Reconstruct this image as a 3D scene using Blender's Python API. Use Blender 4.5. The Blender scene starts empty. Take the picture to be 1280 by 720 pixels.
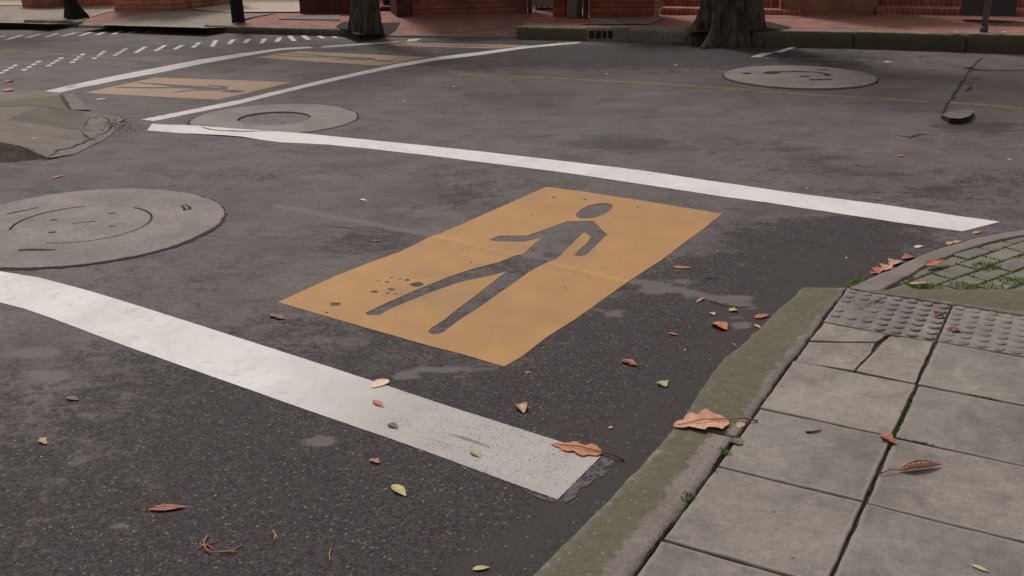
import bpy, bmesh, math, random
from mathutils import Vector, Matrix, noise
import numpy as np
R_=math.radians
random.seed(7)
sc=bpy.context.scene
COL=sc.collection
# ------------------------------------------------------------------ camera
F,PITCH,ROLL,CAMZ=1311.07,0.349503,-0.0059875,1.576
cp,sp=math.cos(PITCH),math.sin(PITCH)
FWD=Vector((0,cp,-sp)); RGT=Vector((1,0,0)); UPV=Vector((0,sp,cp))
rr=RGT*math.cos(ROLL)+UPV*math.sin(ROLL); uu=-RGT*math.sin(ROLL)+UPV*math.cos(ROLL)
def G(x,y,z=0.0):
    """survey: the point of the horizontal plane z that stands at photo position x, y"""
    d=FWD*F+rr*(x-640)+uu*(360-y)
    t=(z-CAMZ)/d.z
    return Vector((0,0,CAMZ))+d*t
cam=bpy.data.cameras.new('camera'); co=bpy.data.objects.new('camera',cam); COL.objects.link(co)
M=Matrix((( rr.x,uu.x,-FWD.x,0),(rr.y,uu.y,-FWD.y,0),(rr.z,uu.z,-FWD.z,CAMZ),(0,0,0,1)))
co.matrix_world=M
cam.sensor_width=36; cam.lens=36*F/1280; cam.clip_end=600; cam.clip_start=.05
sc.camera=co
# ------------------------------------------------------------------ light
SUN_EL,SUN_AZ=R_(52),R_(-22)   # azimuth from +y, clockwise
w=bpy.data.worlds.new('World'); sc.world=w; w.use_nodes=True
nt=w.node_tree; nt.nodes.clear()
o_=nt.nodes.new('ShaderNodeOutputWorld'); bg=nt.nodes.new('ShaderNodeBackground'); sky=nt.nodes.new('ShaderNodeTexSky')
sky.sky_type='NISHITA'; sky.sun_disc=False; sky.sun_elevation=SUN_EL; sky.sun_rotation=SUN_AZ
sky.dust_density=4; sky.air_density=1.2
hs=nt.nodes.new('ShaderNodeHueSaturation'); hs.inputs['Saturation'].default_value=.12
tint=nt.nodes.new('ShaderNodeMix'); tint.data_type='RGBA'; tint.blend_type='MULTIPLY'; tint.inputs['Factor'].default_value=1
tint.inputs['B'].default_value=(1.0,.955,.94,1)
nt.links.new(sky.outputs[0],hs.inputs['Color']); nt.links.new(hs.outputs[0],tint.inputs['A']); nt.links.new(tint.outputs['Result'],bg.inputs[0])
bg.inputs[1].default_value=.095
nt.links.new(bg.outputs[0],o_.inputs[0])
sl=bpy.data.lights.new('sun','SUN'); sl.energy=1.95; sl.angle=R_(10); sl.color=(1,.965,.92)
so=bpy.data.objects.new('sun',sl); COL.objects.link(so)
sd=Vector((math.sin(SUN_AZ)*math.cos(SUN_EL),math.cos(SUN_AZ)*math.cos(SUN_EL),math.sin(SUN_EL)))
so.rotation_euler=sd.to_track_quat('Z','Y').to_euler()
sc.view_settings.view_transform='Standard'; sc.view_settings.look='None'; sc.view_settings.exposure=0
sc.render.resolution_x=1024; sc.render.resolution_y=576
# ------------------------------------------------------------------ materials
def lin(c):
    return tuple(((v/255)/12.92 if v<=10.3 else (((v/255)+.055)/1.055)**2.4) for v in c)+(1,)
class NT:
    def __init__(s,name):
        s.m=bpy.data.materials.new(name); s.m.use_nodes=True; s.t=s.m.node_tree; s.t.nodes.clear()
        s.out=s.n('OutputMaterial'); s.b=s.n('BsdfPrincipled'); s.l(s.b.outputs[0],s.out.inputs[0])
        s.b.inputs['Specular IOR Level'].default_value=.3; s.b.inputs['Roughness'].default_value=.85
        s.tc=s.n('TexCoord')
    def n(s,k): return s.t.nodes.new('ShaderNode'+k)
    def l(s,a,b): s.t.links.new(a,b)
    def setv(s,sock,v):
        if hasattr(v,'links') or hasattr(v,'is_linked'): s.l(v,sock)
        else: sock.default_value=v
    def noise(s,sc_,det=4,rough=.55,dist=0,vec=None):
        k=s.n('TexNoise'); k.inputs['Scale'].default_value=sc_; k.inputs['Detail'].default_value=det
        k.inputs['Roughness'].default_value=rough; k.inputs['Distortion'].default_value=dist
        s.l(vec or s.tc.outputs['Object'],k.inputs['Vector']); return k.outputs[0]
    def vor(s,sc_,feat='F1',vec=None,rand=1):
        k=s.n('TexVoronoi'); k.feature=feat; k.inputs['Scale'].default_value=sc_; k.inputs['Randomness'].default_value=rand
        s.l(vec or s.tc.outputs['Object'],k.inputs['Vector']); return k
    def m_(s,op,a,b=0,c=0,clamp=False):
        k=s.n('Math'); k.operation=op; k.use_clamp=clamp
        s.setv(k.inputs[0],a); s.setv(k.inputs[1],b); s.setv(k.inputs[2],c); return k.outputs[0]
    def mr(s,v,a,b,c=0,d=1,smooth=True):
        k=s.n('MapRange'); k.interpolation_type='SMOOTHSTEP' if smooth else 'LINEAR'
        s.setv(k.inputs['Value'],v); s.setv(k.inputs['From Min'],a); s.setv(k.inputs['From Max'],b)
        s.setv(k.inputs['To Min'],c); s.setv(k.inputs['To Max'],d); return k.outputs[0]
    def mix(s,f,a,b,mode='MIX'):
        k=s.n('Mix'); k.data_type='RGBA'; k.blend_type=mode
        s.setv(k.inputs['Factor'],f); s.setv(k.inputs['A'],a); s.setv(k.inputs['B'],b); return k.outputs['Result']
    def attr(s,name='tone'):
        k=s.n('Attribute'); k.attribute_name=name; return k
    def rgb(s,nm='tone'):
        a=s.attr(nm); q=s.n('SeparateColor'); s.l(a.outputs['Color'],q.inputs[0]); return q.outputs
    def vmul(s,v,k_):
        k=s.n('VectorMath'); k.operation='MULTIPLY'; s.l(v,k.inputs[0]); k.inputs[1].default_value=k_; return k.outputs[0]
    def val(s,col,f):  # scale colour by value
        return s.mix(1.0,col,s.comb(f),'MULTIPLY')
    def comb(s,f):
        k=s.n('CombineColor'); 
        for i in range(3): s.setv(k.inputs[i],f)
        return k.outputs[0]
    def bump(s,h,st=.5,d=.01):
        k=s.n('Bump'); k.inputs['Strength'].default_value=st; k.inputs['Distance'].default_value=d
        s.l(h,k.inputs['Height']); s.l(k.outputs[0],s.b.inputs['Normal'])
    def col(s,c): s.setv(s.b.inputs['Base Color'],c)
    def rough(s,c): s.setv(s.b.inputs['Roughness'],c)

def asphalt(name,fixed=None):
    t=NT(name)
    nL=t.noise(.9,5,.6,.3); nM=t.noise(6.5,8,.68,.6); nS=t.noise(48,3,.6)
    nX=t.noise(17,5,.62,.8,vec=t.vmul(t.tc.outputs['Object'],(1,1.6,1)))
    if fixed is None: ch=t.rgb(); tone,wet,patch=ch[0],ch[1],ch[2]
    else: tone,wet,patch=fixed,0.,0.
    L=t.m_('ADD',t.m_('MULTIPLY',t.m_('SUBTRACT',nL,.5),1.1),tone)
    L=t.m_('ADD',t.m_('MULTIPLY',t.m_('SUBTRACT',nM,.5),1.35),L)
    L=t.m_('ADD',t.m_('MULTIPLY',t.m_('SUBTRACT',nX,.5),.9),L)
    L=t.m_('ADD',t.m_('MULTIPLY',t.m_('SUBTRACT',nS,.5),.5),L)
    W=t.mr(L,.30,.78)
    v=t.vor(165); q=t.n('SeparateColor'); t.l(v.outputs['Color'],q.inputs[0])
    v2=t.vor(95); q2=t.n('SeparateColor'); t.l(v2.outputs['Color'],q2.inputs[0])
    d1=t.mix(t.mr(q.outputs[0],.1,.95,smooth=False),lin((38,34,34)),lin((74,69,68)))
    d1=t.mix(t.m_('MULTIPLY',t.m_('GREATER_THAN',q2.outputs[1],.965),t.mr(v2.outputs['Distance'],.25,.5,1,0)),d1,lin((120,114,110)))
    l1=t.mix(t.mr(q.outputs[0],0,1,smooth=False),lin((98,90,87)),lin((115,106,103)))
    l1=t.mix(t.mr(t.noise(2.3,6,.7),.35,.7),l1,lin((90,82,80)))
    c=t.mix(t.m_('MULTIPLY',W,.9),d1,l1)
    ex_=t.m_('MULTIPLY',t.mr(t.noise(3.1,9,.76,.5,vec=t.vmul(t.tc.outputs['Object'],(.7,1.2,1))),.50,.62),.42)
    c=t.mix(ex_,c,d1)
    c=t.val(c,t.mr(t.noise(24,6,.8),.3,.7,.78,1.2,False)); c=t.val(c,t.mr(t.noise(60,3,.7),.3,.7,.84,1.14,False)); c=t.val(c,t.mr(t.noise(1.3,6,.7),.3,.7,.86,1.1,False))
    pit=t.m_('MULTIPLY',t.mr(t.noise(75,3,.7),.57,.66),.55)
    c=t.mix(pit,c,lin((47,42,41)))
    if fixed is None:
        wet_shade_n=t.mr(t.m_('ADD',wet,t.m_('MULTIPLY',t.m_('SUBTRACT',t.noise(4,9,.78,.8,vec=t.vmul(t.tc.outputs['Object'],(.6,1.3,1))),.5),2.2)),.38,.66)
        wet_shade_n=t.m_('MULTIPLY',wet_shade_n,t.mr(wet,0,.15))
        c=t.mix(wet_shade_n,c,t.mix(.62,c,lin((38,30,29)),'MIX'))
        c=t.mix(t.m_('MULTIPLY',wet_shade_n,.62),c,lin((56,49,48)))
        c=t.mix(t.m_('MULTIPLY',t.m_('GREATER_THAN',q2.outputs[2],.975),t.mr(v2.outputs['Distance'],.2,.45,.8,0)),c,lin((112,106,103)))
        t.rough(t.mr(wet_shade_n,0,1,.82,.7,False)); t.b.inputs['Specular IOR Level'].default_value=.25
        # soft smooth light fines
        pn=t.mr(t.m_('ADD',patch,t.m_('MULTIPLY',t.m_('SUBTRACT',t.noise(9,6,.7,.4),.5),.9)),.35,.6)
        pn=t.m_('MULTIPLY',pn,t.mr(patch,0,.1))
        c=t.mix(t.m_('MULTIPLY',pn,.75),c,lin((106,100,98)))
    t.col(c)
    h=t.m_('ADD',t.m_('MULTIPLY',t.m_('SUBTRACT',1,v.outputs['Distance']),t.mr(W,0,1,.5,.14)),t.m_('MULTIPLY',nM,.7))
    h=t.m_('SUBTRACT',h,t.m_('MULTIPLY',pit,.5))
    t.bump(h,.55,.006)
    return t.m
MR=asphalt('asphalt')
def paint(name,c1,c2,wearcol,dirt=.25,seam=False):
    t=NT(name); ch=t.rgb(); wear=ch[0]
    n1=t.noise(5,6,.65,.3); n2=t.noise(60,5,.7); n3=t.noise(1.6,5,.6)
    c=t.mix(t.mr(n1,.3,.7),c1,c2)
    c=t.mix(t.m_('MULTIPLY',t.mr(n3,.45,.75),dirt),c,wearcol)
    str_=t.noise(30,4,.6,.2,vec=t.vmul(t.tc.outputs['Object'],(.35,1.5,1)))
    c=t.mix(t.m_('MULTIPLY',t.mr(str_,.58,.72),.3),c,wearcol)
    scr=t.noise(9,3,.6,1.5,vec=t.vmul(t.tc.outputs['Object'],(1.1,9,1))); c=t.mix(t.mr(scr,.66,.70,0,.4),c,wearcol)
    c=t.mix(t.mr(t.m_('MULTIPLY',t.noise(1.9,6,.7),t.noise(28,5,.8)),.30,.38,0,.22),c,wearcol)
    c=t.mix(t.m_('MULTIPLY',t.mr(wear,.05,.35),.72),c,wearcol)
    st2=t.noise(9,8,.8,1.2,vec=t.vmul(t.tc.outputs['Object'],(1.3,.8,1)))
    c=t.mix(t.mr(st2,.52,.68,0,.34),c,wearcol); c=t.val(c,t.mr(t.noise(2.2,4,.6),.3,.7,.93,1.06,False))
    if seam:
        a_=G(545,294); b_=G(785,352); n_=Vector((-(b_-a_).y,(b_-a_).x,0)).normalized()
        sx=t.n('SeparateXYZ'); t.l(t.tc.outputs['Object'],sx.inputs[0])
        dd=t.m_('ADD',t.m_('ADD',t.m_('MULTIPLY',sx.outputs[0],n_.x),t.m_('MULTIPLY',sx.outputs[1],n_.y)),-n_.dot(a_)); dd=t.m_('ADD',dd,t.m_('MULTIPLY',t.m_('SUBTRACT',t.noise(6,4),.5),.05))
        c=t.val(c,t.mr(t.m_('ABSOLUTE',dd),.0,.035,1.13,1)); c=t.val(c,t.mr(t.m_('ABSOLUTE',t.m_('ADD',dd,.05)),.0,.03,.9,1))
    n2=t.noise(150,3,.7)
    g=t.m_('ADD',t.m_('MULTIPLY',t.m_('SUBTRACT',n2,.5),1.9),t.m_('ADD',wear,t.m_('MULTIPLY',t.m_('SUBTRACT',n1,.5),.5)))
    c=t.mix(t.mr(g,.52,.68,0,.8),c,lin((66,61,59)))
    hol=t.mr(t.noise(23,4,.6,.5),.73,.76)
    c=t.mix(hol,c,lin((70,65,63)))
    v=t.vor(165); 
    c=t.mix(t.m_('MULTIPLY',t.mr(v.outputs['Distance'],.25,.65),.35 if seam else .2),c,wearcol)
    t.col(c); t.bump(t.m_('ADD',t.m_('MULTIPLY',t.m_('SUBTRACT',1,v.outputs['Distance']),.35),n2),.35,.003); t.rough(.7)
    return t.m
MW=paint('white_paint',lin((225,219,216)),lin((216,210,207)),lin((150,142,137)))
MWF=paint('white_paint_far',lin((214,208,205)),lin((198,192,189)),lin((130,122,118)),.35)
MY=paint('yellow_paint',lin((184,138,76)),lin((171,128,73)),lin((132,103,76)),.6,seam=True)
MYF=paint('yellow_paint_far',lin((162,131,98)),lin((150,122,94)),lin((124,108,94)),.45)
def faded(name,c,a0,a1,sc_=14,base=.0):
    t=NT(name); n=t.noise(sc_,6,.75,.4); t.col(t.mix(t.noise(40,3),c,tuple(v*.82 for v in c[:3])+(1,)))
    t.l(t.mr(n,a0,a1,base,.85),t.b.inputs['Alpha']); return t.m
MGH=faded('faded_paint',lin((106,103,102)),.40,.56,22)
MFY=faded('faded_yellow_paint',lin((140,120,86)),.28,.58,6,.25)
MFW=faded('faded_white_paint',lin((128,118,113)),.4,.62,6)
MDK=NT('dark_gap'); MDK.col(MDK.mix(MDK.noise(30),lin((30,27,25)),lin((48,43,40)))); MDK=MDK.m
MCRK=NT('crack_fill'); MCRK.col(MCRK.mix(MCRK.noise(60),lin((34,30,29)),lin((56,50,48)))); MCRK=MCRK.m
def concrete(name,c1,c2,moss=None,speck=.5,sc_=1.0,spots=True):
    t=NT(name); n1=t.noise(3*sc_,7,.68,.3); n2=t.noise(32*sc_,5,.7); n3=t.noise(150*sc_,2,.6)
    c=t.mix(t.mr(n1,.3,.7),c1,c2)
    c=t.val(c,t.mr(n2,.25,.75,.84,1.14,False))
    c=t.val(c,t.mr(n3,.3,.7,1-speck*.3,1+speck*.22,False))
    if spots:
        v=t.vor(28*sc_); q=t.n('SeparateColor'); t.l(v.outputs['Color'],q.inputs[0])
        s_=t.m_('MULTIPLY',t.m_('GREATER_THAN',q.outputs[0],.87),t.mr(v.outputs['Distance'],.05,.22,.55,0))
        c=t.mix(s_,c,lin((62,56,51)))
        s2=t.m_('MULTIPLY',t.m_('GREATER_THAN',q.outputs[1],.9),t.mr(v.outputs['Distance'],.03,.12,.5,0))
        c=t.mix(s2,c,lin((165,158,150)))
    ch=t.rgb()
    c=t.mix(1.0,c,t.attr('tint').outputs['Color'],'MULTIPLY') if moss is None else c
    if moss is not None:
        g=t.m_('ADD',ch[0],t.m_('MULTIPLY',t.m_('SUBTRACT',t.noise(14,7,.75,.5),.5),1.7))
        mc=t.mix(t.mr(t.noise(26,5,.7),.3,.7),moss,tuple(v*.7 for v in moss[:3])+(1,))
        mc=t.mix(t.mr(t.noise(5,5,.7),.45,.75,0,.7),mc,lin((104,98,80)))
        mc=t.val(mc,t.mr(n3,.3,.7,.82,1.18,False))
        c=t.mix(t.mr(g,.38,.62,0,.9),c,mc)
        v=t.vor(75); q=t.n('SeparateColor'); t.l(v.outputs['Color'],q.inputs[0])
        c=t.mix(t.m_('MULTIPLY',t.m_('GREATER_THAN',q.outputs[0],.93),t.mr(v.outputs['Distance'],.2,.4,.7,0)),c,lin((140,132,120)))
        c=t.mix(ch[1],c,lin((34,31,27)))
    t.col(c); t.bump(t.m_('ADD',n2,t.m_('MULTIPLY',n3,.5)),.65,.007 if moss is not None else .004); t.rough(.88)
    return t.m
def slabmat():
    t=NT('paving_slab'); ti=t.attr('tint').outputs['Color']
    n1=t.noise(4,7,.66,.4); n2=t.noise(38,5,.7); n3=t.noise(190,2,.6)
    c=t.mix(t.mr(n1,.3,.72),lin((143,136,128)),lin((114,108,103)))
    c=t.mix(1.0,c,ti,'MULTIPLY')
    c=t.val(c,t.mr(n2,.25,.75,.80,1.15,False)); c=t.val(c,t.mr(n3,.3,.7,.84,1.14,False))
    c=t.val(c,t.mr(t.noise(75,4,.7),.3,.7,.88,1.1,False))
    st=t.noise(9,6,.75,.3,vec=t.vmul(t.tc.outputs['Object'],(2.2,.6,1)))
    c=t.mix(t.mr(st,.56,.74,0,.42),c,lin((142,134,127)))
    c=t.mix(t.mr(t.noise(2.1,7,.75,.3),.47,.72,0,.6),c,lin((86,81,79))); c=t.mix(t.mr(t.noise(6.5,7,.78,.6),.52,.66,0,.35),c,lin((84,79,76)))
    e=t.rgb('edge')[0]
    c=t.mix(t.m_('MULTIPLY',t.mr(t.m_('ADD',e,t.m_('MULTIPLY',t.m_('SUBTRACT',n2,.5),.7)),.45,.8),.6),c,lin((140,131,123)))
    v=t.vor(21); q=t.n('SeparateColor'); t.l(v.outputs['Color'],q.inputs[0])
    c=t.mix(t.m_('MULTIPLY',t.m_('GREATER_THAN',q.outputs[0],.9),t.mr(v.outputs['Distance'],.03,.13,.7,0)),c,lin((58,52,46)))
    c=t.mix(t.m_('MULTIPLY',t.m_('GREATER_THAN',q.outputs[1],.93),t.mr(v.outputs['Distance'],.02,.09,.6,0)),c,lin((178,170,160)))
    t.col(c); t.bump(t.m_('ADD',n2,t.m_('MULTIPLY',n3,.5)),.45,.003); return t.m
MSLAB=slabmat()
MKERB=concrete('mossy_kerb_concrete',lin((132,122,116)),lin((112,104,98)),moss=lin((98,94,74)),speck=1)
MKFAR=concrete('far_kerb_concrete',lin((140,130,118)),lin((116,107,97)),moss=lin((94,90,64)),speck=.6,sc_=.7)
MMAN=concrete('manhole_concrete',lin((142,133,128)),lin((122,114,109)),speck=1.1)
MISL=concrete('ramp_concrete',lin((120,112,106)),lin((100,93,87)),speck=.6)
MGRY=concrete('grey_paving',lin((148,136,125)),lin((126,116,107)),speck=.4)
MPAL=concrete('pale_concrete',lin((190,176,158)),lin((168,155,139)),speck=.4)
def brickmat(name,cols,mortar,bw=.23,bh=.07,uv=True,soldier=False,dirt=.5):
    t=NT(name); br=t.n('TexBrick')
    vec=t.tc.outputs['UV'] if uv else t.tc.outputs['Object']
    if soldier:
        k=t.n('Mapping'); k.inputs['Rotation'].default_value=(0,0,R_(90)); t.l(vec,k.inputs['Vector']); vec=k.outputs[0]
    t.l(vec,br.inputs['Vector']); br.inputs['Scale'].default_value=1
    br.inputs['Brick Width'].default_value=bw; br.inputs['Row Height'].default_value=bh; br.inputs['Mortar Size'].default_value=.006
    br.inputs['Mortar Smooth'].default_value=.2
    br.inputs['Color1'].default_value=cols[0]; br.inputs['Color2'].default_value=cols[1]; br.inputs['Mortar'].default_value=mortar
    n=t.noise(4,6,.65); n2=t.noise(40,4,.7)
    c=t.val(br.outputs['Color'],t.mr(n,.3,.7,.75,1.2,False)); c=t.val(c,t.mr(n2,.3,.7,.85,1.12,False))
    c=t.mix(t.mr(t.noise(1.7,6,.7),.5,.7,0,dirt),c,lin((58,46,38)))
    t.col(c); t.bump(t.m_('ADD',t.m_('MULTIPLY',br.outputs['Fac'],-1.5),n2),.5,.006); return t.m
MBR=brickmat('red_brick',(lin((166,98,78)),lin((138,82,68))),lin((100,78,66)))
MBRL=brickmat('orange_brick',(lin((204,132,106)),lin((174,112,90))),lin((112,92,76)))
MBRD=brickmat('dark_brick',(lin((100,56,46)),lin((80,45,39))),lin((74,54,46)))
MBRT=brickmat('tan_brick',(lin((168,110,86)),lin((140,92,74))),lin((130,108,88)),bw=.11,bh=.07)
MSOL=brickmat('soldier_brick',(lin((176,108,90)),lin((150,92,78))),lin((90,66,58)),bw=.30,bh=.065,soldier=True,dirt=.3)
MPAV=brickmat('red_paver',(lin((164,112,98)),lin((138,94,84))),lin((116,94,84)),bw=.2,bh=.1,uv=False,dirt=.35)
def simple(name,c1,c2,sc_=20,rough=.6,metal=0,bumpd=0):
    t=NT(name); n=t.noise(sc_,5,.6); t.col(t.mix(t.mr(n,.3,.7),c1,c2)); t.rough(rough); t.b.inputs['Metallic'].default_value=metal
    if bumpd: t.bump(n,.6,bumpd)
    return t.m
def iron():
    t=NT('cast_iron'); v=t.vor(38); n=t.noise(12,5)
    c=t.mix(t.mr(n,.35,.65),lin((84,77,73)),lin((108,94,88))); c=t.mix(t.mr(v.outputs['Distance'],.3,.55,0,.7),c,lin((50,46,44)))
    t.col(c); t.rough(.6); t.b.inputs['Metallic'].default_value=.25; t.bump(t.m_('MULTIPLY',v.outputs['Distance'],-1),.7,.006); return t.m
MIRON=iron()
MPIPE=simple('grey_pipe',lin((98,100,96)),lin((78,82,78)),9,.5)
MPOST=simple('painted_post',lin((112,112,110)),lin((92,92,90)),9,.5)
MCAB=simple('grey_cabinet',lin((150,150,150)),lin((136,137,138)),5,.5)
MDCAB=simple('dark_cabinet',lin((70,72,72)),lin((60,62,62)),5,.5)
MSTN=concrete('stone_pier_face',lin((122,112,98)),lin((96,86,74)),speck=.6)
MDRED=simple('dark_red_paint',lin((84,28,30)),lin((60,22,24)),30,.6)
MGLASS=simple('window_glass',lin((40,44,48)),lin((50,54,58)),3,.12)
MFRAME=simple('window_frame',lin((110,104,96)),lin((96,90,84)),12,.5)
MJNT=simple('joint_dirt',lin((72,63,54)),lin((42,37,31)),45,.95,0,.01)
MSOIL=simple('soil',lin((58,48,38)),lin((40,34,28)),18,.95,0,.02)
def bark():
    t=NT('bark'); v_=t.vmul(t.tc.outputs['Object'],(1,1,.22))
    n=t.noise(16,6,.7,.8,vec=v_); n2=t.noise(4,5,.6)
    c=t.mix(t.mr(n,.35,.65),lin((46,41,35)),lin((98,90,77))); c=t.mix(t.mr(n2,.52,.7,0,.55),c,lin((54,56,42)))
    t.col(c); t.bump(n,1,.04); t.rough(.95); return t.m
MBARK=bark()
MBARKD=simple('dark_bark',lin((38,35,34)),lin((26,24,24)),14,.9,0,.02)
def leafmat(name,c1,c2,tr=.15):
    t=NT(name); n=t.noise(35,5,.6); c=t.mix(t.mr(n,.3,.7),c1,c2)
    uv=t.n('SeparateXYZ'); t.l(t.tc.outputs['UV'],uv.inputs[0])
    s=t.m_('ABSOLUTE',t.m_('SUBTRACT',uv.outputs[1],.5))
    vein=t.m_('SINE',t.m_('MULTIPLY',t.m_('SUBTRACT',uv.outputs[0],t.m_('MULTIPLY',s,.35)),52))
    c=t.mix(t.mr(vein,.72,.98,0,.2),c,tuple(v*.6 for v in c2[:3])+(1,))
    c=t.mix(t.mr(s,.012,.03,.4,0),c,tuple(v*.55 for v in c2[:3])+(1,))
    c=t.mix(t.mr(t.noise(90,3,.6),.62,.7,0,.6),c,tuple(v*.4 for v in c2[:3])+(1,))
    t.col(c); t.rough(.6); t.bump(vein,.25,.002); return t.m
LM={'orange':leafmat('leaf_orange_brown',lin((196,130,88)),lin((172,104,70))),
 'peach':leafmat('leaf_peach_brown',lin((206,158,124)),lin((184,132,104))),
 'rust':leafmat('leaf_rust',lin((172,102,76)),lin((144,78,58))),
 'red':leafmat('leaf_red_brown',lin((180,118,96)),lin((156,94,76))),
 'cream':leafmat('leaf_cream',lin((226,200,172)),lin((212,180,150))),
 'green':leafmat('leaf_pale_green',lin((172,172,122)),lin((142,148,96))),
 'yellow':leafmat('leaf_yellow_green',lin((196,186,130)),lin((168,158,98))),
 'olive':leafmat('leaf_olive',lin((118,104,74)),lin((92,80,56))),
 'tan':leafmat('leaf_tan',lin((196,166,130)),lin((166,132,100))),
 'dull':leafmat('leaf_dull_brown',lin((132,100,84)),lin((108,80,68))),
 'white':leafmat('scrap_white',lin((214,210,204)),lin((190,186,180))),
 'crim':leafmat('seed_crimson',lin((140,66,54)),lin((112,50,42))),
 'bright':leafmat('leaf_bright_orange',lin((196,120,62)),lin((158,84,44)))}
MSTEM=simple('leaf_stem',lin((150,96,72)),lin((110,66,52)),40,.7)
MSTEMD=simple('leaf_stem_dark',lin((84,62,56)),lin((62,46,42)),40,.7)
MMOSS=simple('moss_green',lin((74,92,42)),lin((50,66,32)),60,.95)
MMOSSD=simple('moss_dark',lin((62,68,42)),lin((40,42,28)),60,.95)
MGRASS=simple('grass_blade',lin((112,136,62)),lin((80,104,44)),60,.8)
MCROWN=simple('tree_leaf',lin((70,84,46)),lin((46,60,32)),3,.7)
MGRIT=simple('grit_stone',lin((126,118,112)),lin((84,78,74)),40,.9)

# ------------------------------------------------------------------ object helpers
def new_obj(name,bm_or_me,mat=None,parent=None,label=None,cat=None,group=None,kind=None,loc=None):
    if isinstance(bm_or_me,bmesh.types.BMesh):
        me=bpy.data.meshes.new(name); bm_or_me.normal_update(); bm_or_me.to_mesh(me); bm_or_me.free()
    else: me=bm_or_me
    o=bpy.data.objects.new(name,me); COL.objects.link(o)
    if mat and not me.materials: me.materials.append(mat)
    if parent: 
        o.parent=parent; o.location=-Vector(parent.location) if loc is None else loc
    elif loc is not None: o.location=loc
    tag(o,label,cat,group,kind); return o
def tag(o,label=None,cat=None,group=None,kind=None):
    if label: o['label']=label
    if cat: o['category']=cat
    if group: o['group']=group
    if kind: o['kind']=kind
def thing(name,loc,label,cat,group=None):
    o=bpy.data.objects.new(name,None); COL.objects.link(o); o.location=loc; o.empty_display_size=.1; tag(o,label,cat,group); return o
def smooth(o): 
    for f in o.data.polygons: f.use_smooth=True
    return o
def setattr_(me,name,vals,default=None):
    a=me.color_attributes.new(name,'FLOAT_COLOR','POINT')
    flat=[]
    for v in vals: flat+=list(v)+[1]
    a.data.foreach_set('color',flat)
def const_attr(o,name,c): setattr_(o.data,name,[c]*len(o.data.vertices)); return o
def face(bm,pts):
    return bm.faces.new([bm.verts.new(p) for p in pts])
def box(bm,c,ux,uy,hx,hy,z0,z1,uvl=None,bev=0):
    """box around centre c (2D) with unit axes ux, uy; UV in metres"""
    uvl=uvl or bm.loops.layers.uv.verify()
    c=Vector((c[0],c[1],0)); ux=Vector((ux[0],ux[1],0)); uy=Vector((uy[0],uy[1],0))
    cs=[c-ux*hx-uy*hy,c+ux*hx-uy*hy,c+ux*hx+uy*hy,c-ux*hx+uy*hy]
    lo=[bm.verts.new((p.x,p.y,z0)) for p in cs]; hi=[bm.verts.new((p.x,p.y,z1)) for p in cs]
    fs=[]
    acc=0
    for i in range(4):
        j=(i+1)%4; L=(cs[j]-cs[i]).length
        f=bm.faces.new((lo[i],lo[j],hi[j],hi[i])); 
        for lp,uv in zip(f.loops,((acc,z0),(acc+L,z0),(acc+L,z1),(acc,z1))): lp[uvl].uv=uv
        acc+=L; fs.append(f)
    f=bm.faces.new(hi); 
    for lp,uv in zip(f.loops,((0,0),(2*hx,0),(2*hx,2*hy),(0,2*hy))): lp[uvl].uv=uv
    fs.append(f); f=bm.faces.new(lo[::-1]); fs.append(f)
    return fs
def wallbox(bm,a,b,depth,z0,z1):
    """wall whose front (camera side) runs a->b, depth going away"""
    a=Vector((a[0],a[1],0)); b=Vector((b[0],b[1],0)); d=b-a; L=d.length; u=d/L; n=Vector((-u.y,u.x,0))
    c=(a+b)/2+n*depth/2
    return box(bm,c,u,n,L/2,depth/2,z0,z1)
def prism_walls(bm,pts,z0,z1,top=True):
    uvl=bm.loops.layers.uv.verify(); acc=0; n=len(pts)
    lo=[bm.verts.new((p[0],p[1],z0)) for p in pts]; hi=[bm.verts.new((p[0],p[1],z1)) for p in pts]
    for i in range(n):
        j=(i+1)%n; L=math.hypot(pts[j][0]-pts[i][0],pts[j][1]-pts[i][1])
        f=bm.faces.new((lo[i],lo[j],hi[j],hi[i]))
        for lp,uv in zip(f.loops,((acc,z0),(acc+L,z0),(acc+L,z1),(acc,z1))): lp[uvl].uv=uv
        acc+=L
    if top: 
        f=bm.faces.new(hi)
        for lp in f.loops: lp[uvl].uv=(lp.vert.co.x,lp.vert.co.y)
def tube(bm,pts,r,seg=8,r2=None,cap=True):
    pts=[Vector(p) for p in pts]; rings=[]
    for i,p in enumerate(pts):
        d=(pts[min(i+1,len(pts)-1)]-pts[max(i-1,0)]).normalized()
        a=d.orthogonal().normalized() if i==0 else (pa-d*pa.dot(d)).normalized()
        pa=a; b=d.cross(a); t=i/(len(pts)-1); rad=r+(((r if r2 is None else r2))-r)*t
        rings.append([bm.verts.new(p+(a*math.cos(2*math.pi*k/seg)+b*math.sin(2*math.pi*k/seg))*rad) for k in range(seg)])
    for A,B in zip(rings,rings[1:]):
        for k in range(seg): bm.faces.new((A[k],A[(k+1)%seg],B[(k+1)%seg],B[k]))
    if cap: bm.faces.new(rings[0][::-1]); bm.faces.new(rings[-1])
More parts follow.
